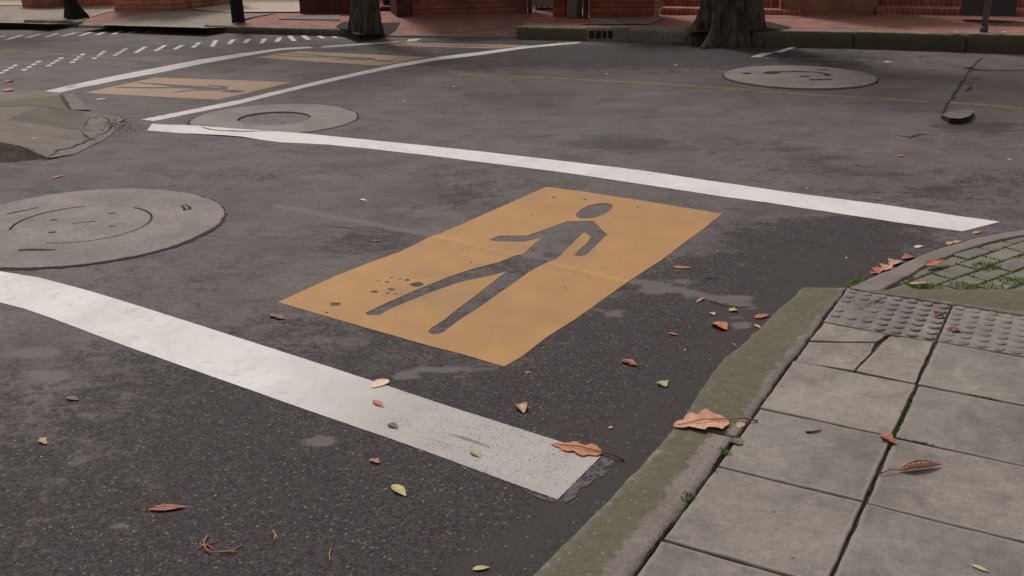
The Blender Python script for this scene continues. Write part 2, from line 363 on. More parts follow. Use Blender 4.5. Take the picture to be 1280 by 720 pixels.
def fill2d(name,outlines,z):
    """flat sheet from outlines; inner outlines are holes"""
    cu=bpy.data.curves.new(name,'CURVE'); cu.dimensions='2D'; cu.fill_mode='BOTH'
    for ol in outlines:
        s=cu.splines.new('POLY'); s.points.add(len(ol)-1); s.use_cyclic_u=True
        for p,q in zip(s.points,ol): p.co=(q[0],q[1],0,1)
    o=bpy.data.objects.new(name,cu); COL.objects.link(o)
    me=bpy.data.meshes.new_from_object(o); bpy.data.objects.remove(o); me.name=name
    for v in me.vertices: v.co.z=z
    # make sure it faces up
    bm=bmesh.new(); bm.from_mesh(me)
    for f in bm.faces:
        if f.normal.z<0: f.normal_flip()
    bm.to_mesh(me); bm.free()
    return me
def interp(poly,n):
    P=[Vector(p) for p in poly]; d=[0]
    for a,b in zip(P,P[1:]): d.append(d[-1]+(b-a).length)
    out=[]
    for i in range(n):
        s=d[-1]*i/(n-1); k=0
        while k<len(d)-2 and d[k+1]<s: k+=1
        f=(s-d[k])/max(1e-9,d[k+1]-d[k]); out.append(P[k].lerp(P[k+1],f))
    return out
def catmull(P,n=8):
    P=[Vector(p) for p in P]; Q=[2*P[0]-P[1]]+P+[2*P[-1]-P[-2]]; out=[]
    for i in range(1,len(Q)-2):
        for k in range(n):
            t=k/n; a,b,c,d=Q[i-1],Q[i],Q[i+1],Q[i+2]
            out.append(.5*((2*b)+(c-a)*t+(2*a-5*b+4*c-d)*t*t+(3*b-a-3*c+d)*t**3))
    out.append(P[-1]); return out
def jag(pts,amp,step=.02,seed=0,closed=True):
    """subdivide an outline and roughen it a little"""
    rnd=random.Random(seed); out=[]; n=len(pts)
    for i in range(n if closed else n-1):
        a=Vector(pts[i][:2]); b=Vector(pts[(i+1)%n][:2]); L=(b-a).length; m=max(1,int(L/step)); nn=Vector((-(b-a).y,(b-a).x))/max(L,1e-9)
        for k in range(m):
            p=a.lerp(b,k/m); 
            out.append(p+nn*(rnd.uniform(-amp,amp)+ (noise.noise(Vector((p.x*14,p.y*14,seed)))*amp*1.5)))
    if not closed: out.append(Vector(pts[-1][:2]))
    return out
def strip(name,A,B,z,mat,wear=lambda t:0.,n=None,amp=.0012,m=6,zf=None):
    """ribbon between edge polylines A and B (world)"""
    LA=sum((Vector(b)-Vector(a)).length for a,b in zip(A,A[1:])); n=n or max(3,int(LA/.012))
    n=min(n,600)
    a=interp(A,n); b=interp(B,n); bm=bmesh.new(); rows=[]; wv=[]
    rnd=random.Random(len(name)+n)
    for i in range(n):
        pa=Vector(a[i]); pb=Vector(b[i]); d=(pb-pa); d2=d.normalized(); 
        j1=rnd.uniform(-amp,amp)+noise.noise(Vector((pa.x*9,pa.y*9,3)))*amp*1.2; j2=rnd.uniform(-amp,amp)+noise.noise(Vector((pb.x*9,pb.y*9,8)))*amp*1.2
        pa=pa+d2*j1; pb=pb+d2*j2; row=[]
        for k in range(m):
            p=pa.lerp(pb,k/(m-1)); row.append(bm.verts.new((p.x,p.y,zf(p) if zf else z))); wv.append((wear(i/(n-1)),0,0))
        rows.append(row)
    for r1,r2 in zip(rows,rows[1:]):
        for k in range(m-1):
            f=bm.faces.new((r1[k],r1[k+1],r2[k+1],r2[k])); f.normal_update()
            if f.normal.z<0: f.normal_flip()
    me=bpy.data.meshes.new(name); bm.to_mesh(me); bm.free(); setattr_(me,'tone',wv); me.materials.append(mat)
    return me
# ------------------------------------------------------------------ ground and road
bm=bmesh.new(); face(bm,[(-200,-200,-.12),(200,-200,-.12),(200,300,-.12),(-200,300,-.12)])
new_obj('ground',bm,MSOIL,kind='structure')
# sight: rectangular grid, fine where the photo looks
def axis(lo,f0,f1,hi,step):
    fine=list(np.arange(f0,f1,step)); out=[]; x=f0; s=step
    while x>lo: s*=1.5; x-=s; out.append(x)
    out=out[::-1]+fine; x=f1; s=step
    while x<hi: out.append(x); s*=1.5; x+=s
    return out
XS=axis(-60,-5.2,6.2,60,.035); YS=axis(-20,2.0,13.6,15.6,.035)
def blobs(tbl):
    out=[]
    for (x,y,rx,ry,v) in tbl:
        c=G(x,y); a=G(x+rx,y)-c; b=G(x,y-ry)-c
        m=np.linalg.inv(np.array([[a.x,b.x],[a.y,b.y]])); out.append((c.x,c.y,m,v))
    return out
# (px, py, rx, ry, change) light/dark fields as seen in the photo
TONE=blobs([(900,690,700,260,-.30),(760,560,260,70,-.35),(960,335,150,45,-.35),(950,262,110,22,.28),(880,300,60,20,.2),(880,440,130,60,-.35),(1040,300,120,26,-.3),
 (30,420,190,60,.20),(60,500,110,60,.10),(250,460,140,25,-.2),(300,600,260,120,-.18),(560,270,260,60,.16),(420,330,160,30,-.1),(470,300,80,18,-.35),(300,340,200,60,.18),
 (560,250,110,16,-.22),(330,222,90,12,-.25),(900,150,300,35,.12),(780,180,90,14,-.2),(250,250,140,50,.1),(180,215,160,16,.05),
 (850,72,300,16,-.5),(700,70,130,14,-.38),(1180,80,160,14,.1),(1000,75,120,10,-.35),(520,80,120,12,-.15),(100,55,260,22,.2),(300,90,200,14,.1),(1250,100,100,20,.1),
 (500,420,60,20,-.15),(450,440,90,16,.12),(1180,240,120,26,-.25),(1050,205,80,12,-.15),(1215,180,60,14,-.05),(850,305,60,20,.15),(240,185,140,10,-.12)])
WET_SHADE=blobs([(775,180,80,13,1.0),(700,172,60,6,.5),(1000,187,75,6,.7),(1045,198,34,5,.8),(1115,218,34,5,.9),(1185,237,48,5,.9),(1060,240,110,9,.5),(1215,158,70,11,1.0),(1270,160,60,6,.6),
 (40,204,60,9,.8),(0,214,50,8,1.2),(560,312,66,14,.55),(620,258,60,8,.3),(430,262,80,8,.3),(900,115,90,5,.3),(1110,98,50,6,.6),(915,108,120,6,.3),(960,72,200,6,.35),(760,60,300,5,.4),(350,50,160,6,.3),  # first two also put the ramp kerb's shadow into the road colour
 (800,148,120,4,.35),(600,140,100,5,.3),(980,160,60,4,.3),(210,200,90,5,.35),(330,190,80,5,.3),(1140,280,60,10,.4),(980,345,60,16,.55),(1000,300,60,10,.25)])
LITE=blobs([(915,374,34,6,1),(880,372,50,4,.7),(926,407,18,6,.9),(920,396,16,3,.6),(820,362,34,8,.8),(750,345,24,6,.7),(770,392,30,8,.6),(365,345,40,4,.4),
 (560,462,60,5,.9),(510,470,30,6,.8),(420,395,60,14,.4),(70,470,60,14,.7),(110,520,30,8,.6),(400,552,28,8,.9),(150,655,22,6,.9),(40,440,60,12,.7),(210,440,34,8,.5),(160,610,60,10,.4),(90,635,30,8,.35),(240,575,40,8,.4),(440,430,40,8,.4),
 (60,203,60,5,.5),(850,352,60,6,.6),(1000,250,60,6,.35),(930,330,20,4,.5),(300,480,60,8,.4),(195,290,10,4,0)])
seam=[G(*q) for q in ((345,256),(400,268),(480,283),(545,294),(620,308),(690,325),(770,347),(850,362),(935,384))]
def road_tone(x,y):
    # slow change with distance: bare dark aggregate near the kerb, worn and dusty further out, some grazing sky sheen painted in
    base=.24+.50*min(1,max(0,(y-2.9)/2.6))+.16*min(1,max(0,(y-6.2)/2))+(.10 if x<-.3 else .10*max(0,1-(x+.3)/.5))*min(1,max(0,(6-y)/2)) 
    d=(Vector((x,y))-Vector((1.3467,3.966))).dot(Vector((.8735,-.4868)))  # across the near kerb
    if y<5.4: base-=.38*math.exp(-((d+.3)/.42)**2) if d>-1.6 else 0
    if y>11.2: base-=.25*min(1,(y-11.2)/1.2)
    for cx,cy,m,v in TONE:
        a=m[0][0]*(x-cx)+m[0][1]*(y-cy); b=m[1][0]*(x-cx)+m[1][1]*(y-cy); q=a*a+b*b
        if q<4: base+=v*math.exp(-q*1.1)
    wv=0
    for cx,cy,m,v in WET_SHADE:
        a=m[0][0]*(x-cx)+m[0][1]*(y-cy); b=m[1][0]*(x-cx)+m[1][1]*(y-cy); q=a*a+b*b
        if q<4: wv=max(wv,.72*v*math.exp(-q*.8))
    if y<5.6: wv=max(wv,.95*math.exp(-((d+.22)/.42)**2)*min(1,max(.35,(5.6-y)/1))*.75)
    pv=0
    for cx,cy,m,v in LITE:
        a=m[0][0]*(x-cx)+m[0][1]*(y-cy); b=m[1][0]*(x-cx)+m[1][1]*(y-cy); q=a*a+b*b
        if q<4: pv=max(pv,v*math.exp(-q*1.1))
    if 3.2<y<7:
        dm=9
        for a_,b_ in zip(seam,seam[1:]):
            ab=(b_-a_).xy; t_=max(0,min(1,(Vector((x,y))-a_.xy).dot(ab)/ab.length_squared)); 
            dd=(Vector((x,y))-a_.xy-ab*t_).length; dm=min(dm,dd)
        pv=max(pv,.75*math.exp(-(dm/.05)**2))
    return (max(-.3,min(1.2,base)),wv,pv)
LIDB=G(347,147)
nx,ny=len(XS),len(YS)
verts=[(x,y,0.0) for y in YS for x in XS]
faces=[]
for j in range(ny-1):
    for i in range(nx-1):
        cx=(XS[i]+XS[i+1])/2; cy=(YS[j]+YS[j+1])/2
        if (cx-LIDB.x)**2+(cy-LIDB.y)**2<.33**2: continue
        faces.append((j*nx+i,j*nx+i+1,(j+1)*nx+i+1,(j+1)*nx+i))
me=bpy.data.meshes.new('road'); me.from_pydata(verts,[],faces)
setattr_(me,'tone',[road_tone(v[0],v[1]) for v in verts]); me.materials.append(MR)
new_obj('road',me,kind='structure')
# ------------------------------------------------------------------ painted markings
Z1=.0018
def GP(l,z=0): return [G(x,y,z) for x,y in l]
A=GP([(-60,333),(0,339.5),(50,347.5),(112,364),(162,379.2),(230,400.7),(330,432.7),(400,455.2),(465,476.5),(487,483.6),(560,508),(620,527),(700,552.5),(751,571)])
B=GP([(-60,364),(0,378.5),(30,386),(70,400),(150,430.3),(250,465.7),(330,494),(400,518.6),(480,546),(550,571),(625,599),(697,625)])
def wear_near(t): return .03+ .36*max(0,min(1,(t-.60)/.2)) + .05*math.sin(t*23)
new_obj('crosswalk_line',strip('crosswalk_line',A,B,Z1,MW,wear_near,600,.0009,8),label='wide white painted line nearest the camera, ending beside the mossy kerb',cat='road marking')
A=GP([(190,155),(242,158),(300,162.3),(330,164.5),(400,169),(470,176),(540,183),(600,189.5),(700,201),(800,213),(900,228),(985,240.5),(1100,255.5),(1200,270.5),(1250,277.5)])
B=GP([(184,163.3),(230,167),(300,171.5),(350,178),(410,181),(470,187),(540,195),(600,202.7),(706,216),(812,232),(900,245.5),(960,253.5),(1060,269),(1130,279.5),(1203,289.5)])
new_obj('crosswalk_line',strip('crosswalk_line',A,B,Z1,MW,lambda t:.08+.1*max(0,1-t*8),600,.002,6,zf=lambda p:.0075 if (p-G(343,148.5)).length<.70 else (.0075-.0057*min(1,((p-G(343,148.5)).length-.70)/.1))),label='long white painted line beyond the yellow pedestrian panel, running to the brick corner',cat='road marking')
A=GP([(177,149.5),(230,139),(300,125),(350,113),(400,101),(450,90),(500,79),(550,71),(600,65),(650,58.5),(700,54),(728,52.3)])
B=GP([(192,151.5),(240,142),(300,130),(350,117.3),(400,105.3),(450,94),(500,83.5),(550,75),(600,69),(650,61.5),(700,56.3),(722,54.2)])
new_obj('crosswalk_line',strip('crosswalk_line',A,B,Z1,MWF,lambda t:.1,500,.004,4),label='long narrow white line crossing to the far kerb in front of the far yellow panels',cat='road marking')
A=GP([(54,114.3),(100,104),(150,93.5),(200,84),(250,74.5),(300,67),(350,60.5),(386,58.3)]); B=GP([(75,116),(100,110),(150,100),(200,91),(250,80.5),(300,71.5),(350,62.8),(392,60)])
new_obj('crosswalk_line',strip('crosswalk_line',A,B,Z1,MWF,lambda t:.14,400,.004,4),label='white line behind the far yellow panels, starting at the left corner ramp',cat='road marking')
A=GP([(402,58),(450,54.6),(500,51.6)]); B=GP([(402,59.8),(450,56.6),(496,53.6)])
new_obj('crosswalk_line',strip('crosswalk_line',A,B,Z1,MWF,lambda t:.2,150,.004,3),label='thin short white line behind the farthest yellow panel near the dropped kerb',cat='road marking')
me=fill2d('line_remnant',[jag(GP([(510,49.5),(527,48),(520,51.5),(508,52.2)]),.004,.03,5)],Z1); o=new_obj('line_remnant',me,MWF,label='small white paint block at the dropped kerb behind the farthest yellow panel',cat='road marking'); const_attr(o,'tone',(.15,0,0))
# near yellow panel with the walking figure left bare
OUT=GP([(347.5,378.2),(420,345),(465,327.5),(500,315),(525,302.5),(540,295),(547.5,293.7),(600,270.5),(660,243.8),(683,233.7),(722,238.7),(800,250.7),(903,267.5),(882.5,283.7),(852.5,306),(827.5,325),(785,352.5),(720,398.7),(686,420),(650,447.5),(630,458.7),(580,443.7),(540,433.7),(492.5,420),(440,405)])
HEAD=GP([(720,271.2),(720.5,267.5),(727,261.5),(735,257.5),(745,254.9),(755,254.1),(763,255),(766.3,257.6),(764.5,262),(757,267.3),(747,271.6),(737,273.6),(727,273.6)])
BODY=GP([(708.3,277.3),(725,276.8),(741.3,276.3),(749,284.3),(759,293.5),(747.7,304.7),(738,313.5),(733,318.8),(726.6,320.5),(719.5,320.9),(718,319),(723.8,313),(733.6,304.7),(739.3,297),(731.5,291.3),(728,292),(715.3,304.7),(697,323),(690,326.5),(680,330),(661.3,340.3),(631.3,361.9),(593.8,388.1),(571.3,402.2),(556.3,414.4),(548.8,418),(539.4,418.5),(534.7,415.3),(539.4,410.6),(552.5,402.2),(575,384.4),(593.8,370.3),(614.4,354.4),(633.1,339.8),(608.8,346),(586.3,350.3),(569.4,354.8),(533.8,367.5),(492.5,384.4),(475.6,393.4),(466.3,394.9),(457.8,393.8),(456.9,391.5),(464.4,388.1),(492.5,375),(520.6,362.8),(560,346.9),(593.8,335.6),(623.8,328.1),(644.4,319.7),(653.8,318.3),(678,297),(664.7,300.5),(654.9,302.6),(625.3,302.2),(612.7,301.2),(612,300),(623.9,295.1),(659,294.9),(673,290),(691.4,283.6)])
def blot(x,y,rx,ry,seed):
    rnd=random.Random(seed); return GP([(x+rx*math.cos(a)*rnd.uniform(.75,1.2),y+ry*math.sin(a)*rnd.uniform(.75,1.2)) for a in [k*math.pi/5 for k in range(10)]])
SP=[(520.6,356.3,8,3),(484,353,3.2,.9),(500,349.3,1.8,.7),(509,350.6,3.8,1.2),(489.7,347.4,2.4,.6),(468,365,4.4,1.7),(489,362.4,4.4,1.5),(484.4,367,3.4,.8),(494.4,367.9,3,.7),(419,380.7,7.5,2.6),(408.5,391.2,2.2,.8),(692,247,1.8,.8),(665,268.5,1.5,.6),(731,249.5,2.4,.9),(797,260,1.8,.7),(589,328.5,1.8,.6),(707,360.5,1.6,.8),(530,372.3,2,.4),(473,351.3,2,.5)]
me=fill2d('yellow_panel',[jag(OUT,.0009,.03,1),jag(HEAD,.0007,.02,2),jag(BODY,.0008,.02,3)]+[jag(blot(*s,i),.0008,.008,i) for i,s in enumerate(SP)],Z1)
o=new_obj('pedestrian_symbol',me,MY,label='large yellow painted panel with a dark walking figure, nearest the camera',cat='road marking',group='yellow walking figure panels'); const_attr(o,'tone',(.02,0,0))
# the same stencil farther off (three more crossings of the same street)
def far_panel(corners,lab,flip,sm=False):
    q=[G(*c) for c in corners]                      # left, top, right, bottom
    p0,p1,p2,p3=OUT[0].xy,OUT[9].xy,OUT[12].xy,OUT[20].xy
    ax=(p1-p0); ay=(p3-p0)
    def loc(p):
        d=Vector(p[:2])-p0; det=ax.x*ay.y-ax.y*ay.x; return ((d.x*ay.y-d.y*ay.x)/det,(ax.x*d.y-ax.y*d.x)/det)
    def put(p):
        u,v=loc(p)
        if flip: u,v=v,u
        u=max(0.05,min(.95,u)); v=max(0.05,min(.95,v))
        a=q[0].xy.lerp(q[1].xy,u); b=q[3].xy.lerp(q[2].xy,u); return a.lerp(b,v)
    def put2(p):
        u,v=loc(p); # figure runs along left->bottom/right direction
        a=q[0].xy.lerp(q[3].xy,1-v); b=q[1].xy.lerp(q[2].xy,1-v); 
        # long axis left-edge(q0,q1) -> right-edge(q3,q2)
        L=q[0].xy.lerp(q[1].xy,v); Rr=q[3].xy.lerp(q[2].xy,v); return L.lerp(Rr,u)
    fl=[[put2(p) for p in HEAD],[put2(p) for p in BODY]]
    me=fill2d('pedestrian_symbol',[jag([p.xy for p in q],.006,.05,4)]+fl,Z1)
    o=new_obj('pedestrian_symbol',me,MYF,label=lab,cat='road marking',group='yellow walking figure panels'); const_attr(o,'tone',(.12,0,0))
far_panel([(104,116.3),(195,97),(366,103),(272,125)],'faded yellow walking figure panel beside the left corner ramp',False)
far_panel([(317,72),(375,64),(535,71.5),(475,82.5)],'faded yellow walking figure panel in the middle of the far street',False)
far_panel([(477,57),(508,53.3),(665,57),(622,60.8)],'farthest yellow walking figure panel, in front of the dropped kerb',False)
# short white dashes of the side street
rows=[[(0,46,6,45),(9,49,28,44),(33,47,50,43),(57,46,72,42),(78,45,95,41),(100,44.5,114,40.5),(121,43.5,133,39.5),(142,42.5,152,38.5),(161,41.5,172,38),(180,41,191,37.5),(199,39.3,205,38.6),(214,39.4,221,39)],
 [(0,92,22,80),(28,88.5,52,75),(59,83,79,71),(89,79,106,66),(117,74,132,63),(143,69.5,159,60),(169,66,182,58.5),(194,63.5,207,56.5),(218,61.5,228,56.5),(241,59.5,250,52.5),(265,58,270,50.5),(286,55,292,49.5),(306,53.5,311,49),(327,54,331,48.5),(346,52,350,47),(368,51,362,45),(386,49.5,379,44.5),(404,47.5,398,44.5),(420,47,417,45.8)]]
ordn=['first','second','third','fourth','fifth','sixth','seventh','eighth','ninth','tenth','eleventh','twelfth','thirteenth','fourteenth','fifteenth','sixteenth','seventeenth','eighteenth','nineteenth']
for r_,row in enumerate(rows):
    for k,(x0,y0,x1,y1) in enumerate(row):
        broken=r_==1 and (k<6 or k==9); nseg=(4 if k<6 else 2) if broken else 1; hw=(3.1 if r_==0 else 3.0)
        lab='%s white dash from the left in the %s row across the side street'%(ordn[k],'far' if r_==0 else 'near'); grp='short white dashes across the side street'
        par=thing('painted_dash',G((x0+x1)/2,(y0+y1)/2),lab,'road marking',grp) if nseg>1 else None
        for s in range(nseg):
            t0=s/nseg+(.04 if nseg>1 else 0); t1=(s+1)/nseg-(.10 if nseg>1 else 0)
            a=(x0+(x1-x0)*t0,y0+(y1-y0)*t0); b=(x0+(x1-x0)*t1,y0+(y1-y0)*t1)
            pts=[(a[0]-hw,a[1]+.5),(a[0]+hw,a[1]+.25),(b[0]+hw,b[1]-.25),(b[0]-hw,b[1]+.1)]
            bm=bmesh.new(); pl=jag(GP(pts),.003,.04,k+r_*40+s); f=face(bm,[(p.x,p.y,Z1) for p in pl]); f.normal_update()
            if f.normal.z<0: f.normal_flip()
            o=new_obj('dash_segment',bm,MWF,par) if par else new_obj('painted_dash',bm,MWF,label=lab,cat='road marking',group=grp); const_attr(o,'tone',(.06,0,0))
def thin(name,pts,wpx,mat,lab,z=Z1):
    A=GP([(x,y-wpx/2) for x,y in pts]); B=GP([(x,y+wpx/2) for x,y in pts])
    return new_obj(name,strip(name,A,B,z,mat,lambda t:.1,min(500,max(20,len(pts)*60)),.004,3),label=lab,cat='road marking')
thin('faded_line',[(565,92.5),(600,94),(700,98.5),(800,104),(900,110),(960,115.5),(1100,123.5),(1160,127.5)],2.4,MFY,'long faded yellow line across the far road in front of the round manhole slab')
thin('faded_line',[(1187,128.5),(1230,131.5),(1290,137)],2.8,MFY,'short faded yellow line at the right edge beside the sunken patch')
thin('faded_line',[(-20,63),(60,67),(140,73),(225,78.3)],2.0,MFY,'thin faded yellow line between the white dashes and the far crosswalk')
thin('faded_line',[(950,73),(1110,76),(1170,80)],1.2,MFW,'thin pale line in front of the far right kerb')
thin('faded_line',[(1110,79.5),(1215,82.5),(1290,85.5)],2.8,MFW,'faded whitish band beside the far right kerb')
for pts,lab in (([(967,65.2),(990,58.4),(998.5,58.2),(977,65.6)],'short bright white tick in front of the far right mossy kerb'),([(938,71.5),(952,66.5),(969,65.6),(951,71.7)],'dull white tick beside the far round manhole slab')):
    o=new_obj('parking_tick',fill2d('parking_tick',[jag(GP(pts),.004,.04,3)],Z1),MWF,label=lab,cat='road marking',group='parking ticks'); const_attr(o,'tone',(.2 if 'dull' in lab else 0,0,0))
o=new_obj('faded_paint_patch',fill2d('faded_paint_patch',[jag(GP([(752,572),(769,575),(764,586),(745,599),(727,612),(712,626),(699,633),(699,626)]),.006,.02,9)],.0025),MGH,label='dull grey remnant of older paint at the end of the near white line',cat='road marking')
o=new_obj('faded_paint_patch',fill2d('faded_paint_patch',[jag(GP([(655,610),(698,626),(699,632),(660,618)]),.003,.02,9)],.0027),MGH,label='narrow grey paint remnant under the lower corner of the near white line',cat='road marking')
# ------------------------------------------------------------------ cracks
def crack(pts,wm,z=.0035,seed=0,name='road_crack',parent=None,zz=0.0,mat=None,taper=True):
    P=[G(x,y,zz).xy for x,y in pts]; rnd=random.Random(seed)
    P=[p for p in jag([(p.x,p.y) for p in P],min(.008,wm*.45),.05,seed,False)]
    L=[];Rr=[]
    n=len(P)
    for i,p in enumerate(P):
        d=(P[min(i+1,n-1)]-P[max(i-1,0)]); d=d.normalized() if d.length else Vector((1,0)); nn=Vector((-d.y,d.x)); e=min(1,i/3,(n-1-i)/3) if taper else 1; ww=wm*.5*(.15+.85*e)*rnd.uniform(.45,1.5)
        L.append(p+nn*ww); Rr.append(p-nn*ww)
    bm=bmesh.new(); vl=[bm.verts.new((p.x,p.y,zz+z)) for p in L]; vr=[bm.verts.new((p.x,p.y,zz+z)) for p in Rr]
    for i in range(n-1):
        f=bm.faces.new((vl[i],vl[i+1],vr[i+1],vr[i])); f.normal_update()
        if f.normal.z<0: f.normal_flip()
    return new_obj(name,bm,mat or MCRK,parent=parent,kind=None if parent else 'structure')
crack([(1228,72),(1221,78),(1213,86),(1208,95),(1206,100),(1200,105),(1198,111),(1193,116),(1190,124),(1184,130),(1182,137),(1177,143)],.022,seed=1)
crack([(1207,86),(1213,84.5),(1220,87.5),(1231,88)],.10,seed=2)
crack([(1212,88),(1290,88.5)],.05,seed=3)
crack([(1209,100),(1218,98.5),(1229,96)],.03,seed=4); crack([(1206,103),(1214,104),(1222,103)],.03,seed=4)
crack([(1210,107),(1214,109),(1210,113),(1204,115)],.03,seed=5)
crack([(250,160),(262,163.3),(290,165),(312,165.5),(335,165.5)],.03,z=.009,seed=6)
crack([(280,171),(290,168.5),(296,168)],.018,z=.009,seed=7)
crack([(876,348),(888,349),(898,348)],.02,seed=8)
crack([(867,372),(890,377),(905,382),(930,385),(945,383)],.016,seed=9)
crack([(82,111),(90,108.5),(97,107)],.03,z=.006,seed=10)
crack([(405,282),(440,286),(480,291)],.008,seed=12)
crack([(930,222),(950,229),(965,231)],.006,z=.006,seed=13)
crack([(560,543.5),(575,548),(588,552),(612,560)],.008,z=.006,seed=14); crack([(536,550),(548,553),(562,558)],.004,z=.006,seed=15)
crack([(1117,168),(1137,172),(1150,168),(1175,170)],.03,seed=16)
# sunken half-round patch at the end of the long crack
def sunken():
    t=thing('asphalt_flap',G(1197,147),'broken half-round asphalt flap with dark open lip at the end of the long crack','road damage')
    top=GP([(1177,144),(1186,139),(1200,136.5),(1216,137)],.025); fr=GP([(1217,140),(1212,145),(1200,148.3),(1188,147.3)],.045)
    ring=[v for v in top]+[v for v in fr]; bm=bmesh.new(); up=[bm.verts.new(v) for v in ring]; lo=[bm.verts.new((v.x,v.y-(.02 if i>3 else 0),0.001)) for i,v in enumerate(ring)]
    bm.faces.new(up)
    o=new_obj('crust',bm,MISL,t); const_attr(o,'tint',(.95,.95,.95)); 
    bm=bmesh.new(); up=[bm.verts.new((v.x,v.y,v.z-.002)) for v in ring]; lo=[bm.verts.new((v.x,v.y+.01,0.001)) for i,v in enumerate(ring)]
    for i in range(len(ring)): j=(i+1)%len(ring); bm.faces.new((lo[i],lo[j],up[j],up[i]))
    new_obj('broken_edge',bm,MDK,t)
sunken()
# ------------------------------------------------------------------ manholes
def disc_ring(name,c,r0,r1,z,zb,mat,parent,seed=0,amp=.004,n=120,gap=lambda a:0.0,bev=.004,wob=0.):
    bm=bmesh.new(); rnd=random.Random(seed); inner=[];outer=[];low=[];ilow=[]
    for k in range(n):
        a=2*math.pi*k/n; q=1+wob*noise.noise(Vector((math.cos(a)*1.5,math.sin(a)*1.5,seed)))
        ro=r1*q+rnd.uniform(-amp,amp); ri=r0+gap(a)
        d=Vector((math.cos(a),math.sin(a),0)); C=Vector((c.x,c.y,0))
        outer.append(bm.verts.new(C+d*(ro-bev)+Vector((0,0,z)))); low.append(bm.verts.new(C+d*ro+Vector((0,0,z-bev*.7))))
        outer_b=None
        if r0>0: inner.append(bm.verts.new(C+d*ri+Vector((0,0,z)))); ilow.append(bm.verts.new(C+d*ri+Vector((0,0,zb))))
    bot=[bm.verts.new(Vector((v.co.x,v.co.y,zb))) for v in low]
    for k in range(n):
        j=(k+1)%n
        if r0>0: bm.faces.new((inner[k],outer[k],outer[j],inner[j])); bm.faces.new((ilow[k],inner[k],inner[j],ilow[j]))
        bm.faces.new((outer[k],low[k],low[j],outer[j])); bm.faces.new((low[k],bot[k],bot[j],low[j]))
    if r0<=0: bm.faces.new(outer)
    o=new_obj(name,bm,mat,parent); const_attr(o,'tint',(1,1,1)); return o
def slot(t,a,b,wm,z,name='lifting_slot'):
    wm*=.9
    crack([a,b],wm,z=z,seed=int(a[0]),name=name,parent=t,mat=MDK,taper=False)
C=G(103,281); t=thing('manhole',C,'large round concrete manhole slab at the left edge behind the near white line','manhole')
disc_ring('joint_gap',C,0,.742,.0025,-.01,MDK,t,1,.010,160)
disc_ring('concrete_collar',C,.357,.725,.009,.001,MMAN,t,2,.005,160,wob=.012)
disc_ring('lid',C,0,.345,.009,.001,MMAN,t,3,.001,96)
# mortar that closes part of the lid joint
for a0,a1 in ((60,108),(200,262)):
    bm=bmesh.new(); vs=[]
    for k in range(25):
        a=R_(a0+(a1-a0)*k/24); d=Vector((math.cos(a),math.sin(a),0)); vs.append((bm.verts.new(C+d*.342+Vector((0,0,.0084))),bm.verts.new(C+d*.360+Vector((0,0,.0084)))))
    for p,q in zip(vs,vs[1:]): bm.faces.new((p[0],p[1],q[1],q[0]))
    o=new_obj('joint_mortar',bm,MMAN,t); const_attr(o,'tint',(1,1,1))
for a,b,w_ in (((63,277.7),(72,276.3),.022),((61,293.4),(70,292),.022),((136,269),(144,268),.02),((137,284.5),(143,284.2),.02),((90,281.2),(120,278.4),.012),((8,270),(48,261.5),.014),((23,315.5),(70,314.7),.022),((224,259.5),(233,258),.02),((229,264.5),(239,263.5),.02),((227,259.5),(231,265),.014),((234,258.5),(238,264),.014)):
    slot(t,a,b,w_,.0105)
C=Vector((-1.92,8.4,0)); C=G(343,148.5); t=thing('manhole',C,'round concrete collar with sunken dark iron lid touching the far white line','manhole')
disc_ring('joint_gap',C,.40,.665,.0022,-.01,MDK,t,1,.010,120)
disc_ring('concrete_collar',C,.285,.645,.0055,-.06,MMAN,t,4,.006,120,wob=.02)
disc_ring('lid',Vector((C.x,C.y,0)),0,.279,-.006,-.07,MIRON,t,3,.001,96)
C=G(999,97); t=thing('manhole',C,'round concrete manhole slab far right, in front of the far kerb','manhole')
disc_ring('joint_gap',C,0,.735,.0025,-.01,MDK,t,1,.008,120)
disc_ring('concrete_collar',C,.0,.715,.016,.001,MMAN,t,4,.003,120)
bm=bmesh.new()
for (a,b,w_) in (((958,94.5),(972,91.8),.06),((972,91.8),(1000,91.5),.035),((1000,91.5),(1020,92.2),.03),((1020,92.2),(1035,95),.03),((1000,98),(1012,97.7),.03),((1012,102),(1039,101.5),.06),((928,94),(938,93.8),.06),((1020,89),(1037,88.5),.02),((1035,95),(1033,97),.03)):
    slot(t,a,b,w_*1.8,.0185)
# ------------------------------------------------------------------ near pavement (slabs, kerb, studs)
ZS=.12
O=Vector((1.3467,3.966)); EX=Vector((math.cos(-.50836),math.sin(-.50836))); EY=Vector((math.sin(-.50836),-math.cos(-.50836)))
def T(c,r): return O+EX*c*.4+EY*r*.4045
bm=bmesh.new(); 
k=[(-.03,-.0),(6,-.0),(6,12),(-.03,12)]
face(bm,[(T(a,b).x,T(a,b).y,ZS-.011) for a,b in k[::-1]]); new_obj('pavement_bed',bm,MJNT,kind='structure')
def inset(poly,d):
    n=len(poly); out=[]
    area=sum(poly[i][0]*poly[(i+1)%n][1]-poly[(i+1)%n][0]*poly[i][1] for i in range(n)); sgn=1 if area>0 else -1
    for i in range(n):
        p0=Vector(poly[i-1][:2]);p1=Vector(poly[i][:2]);p2=Vector(poly[(i+1)%n][:2])
        a=(p1-p0).normalized();b=(p2-p1).normalized(); na=Vector((-a.y,a.x))*sgn; nb=Vector((-b.y,b.x))*sgn
        m=(na+nb); m=m/max(.3,m.length_squared)*2*1 if m.length_squared>1e-6 else na
        out.append(p1+m*d)
    return out
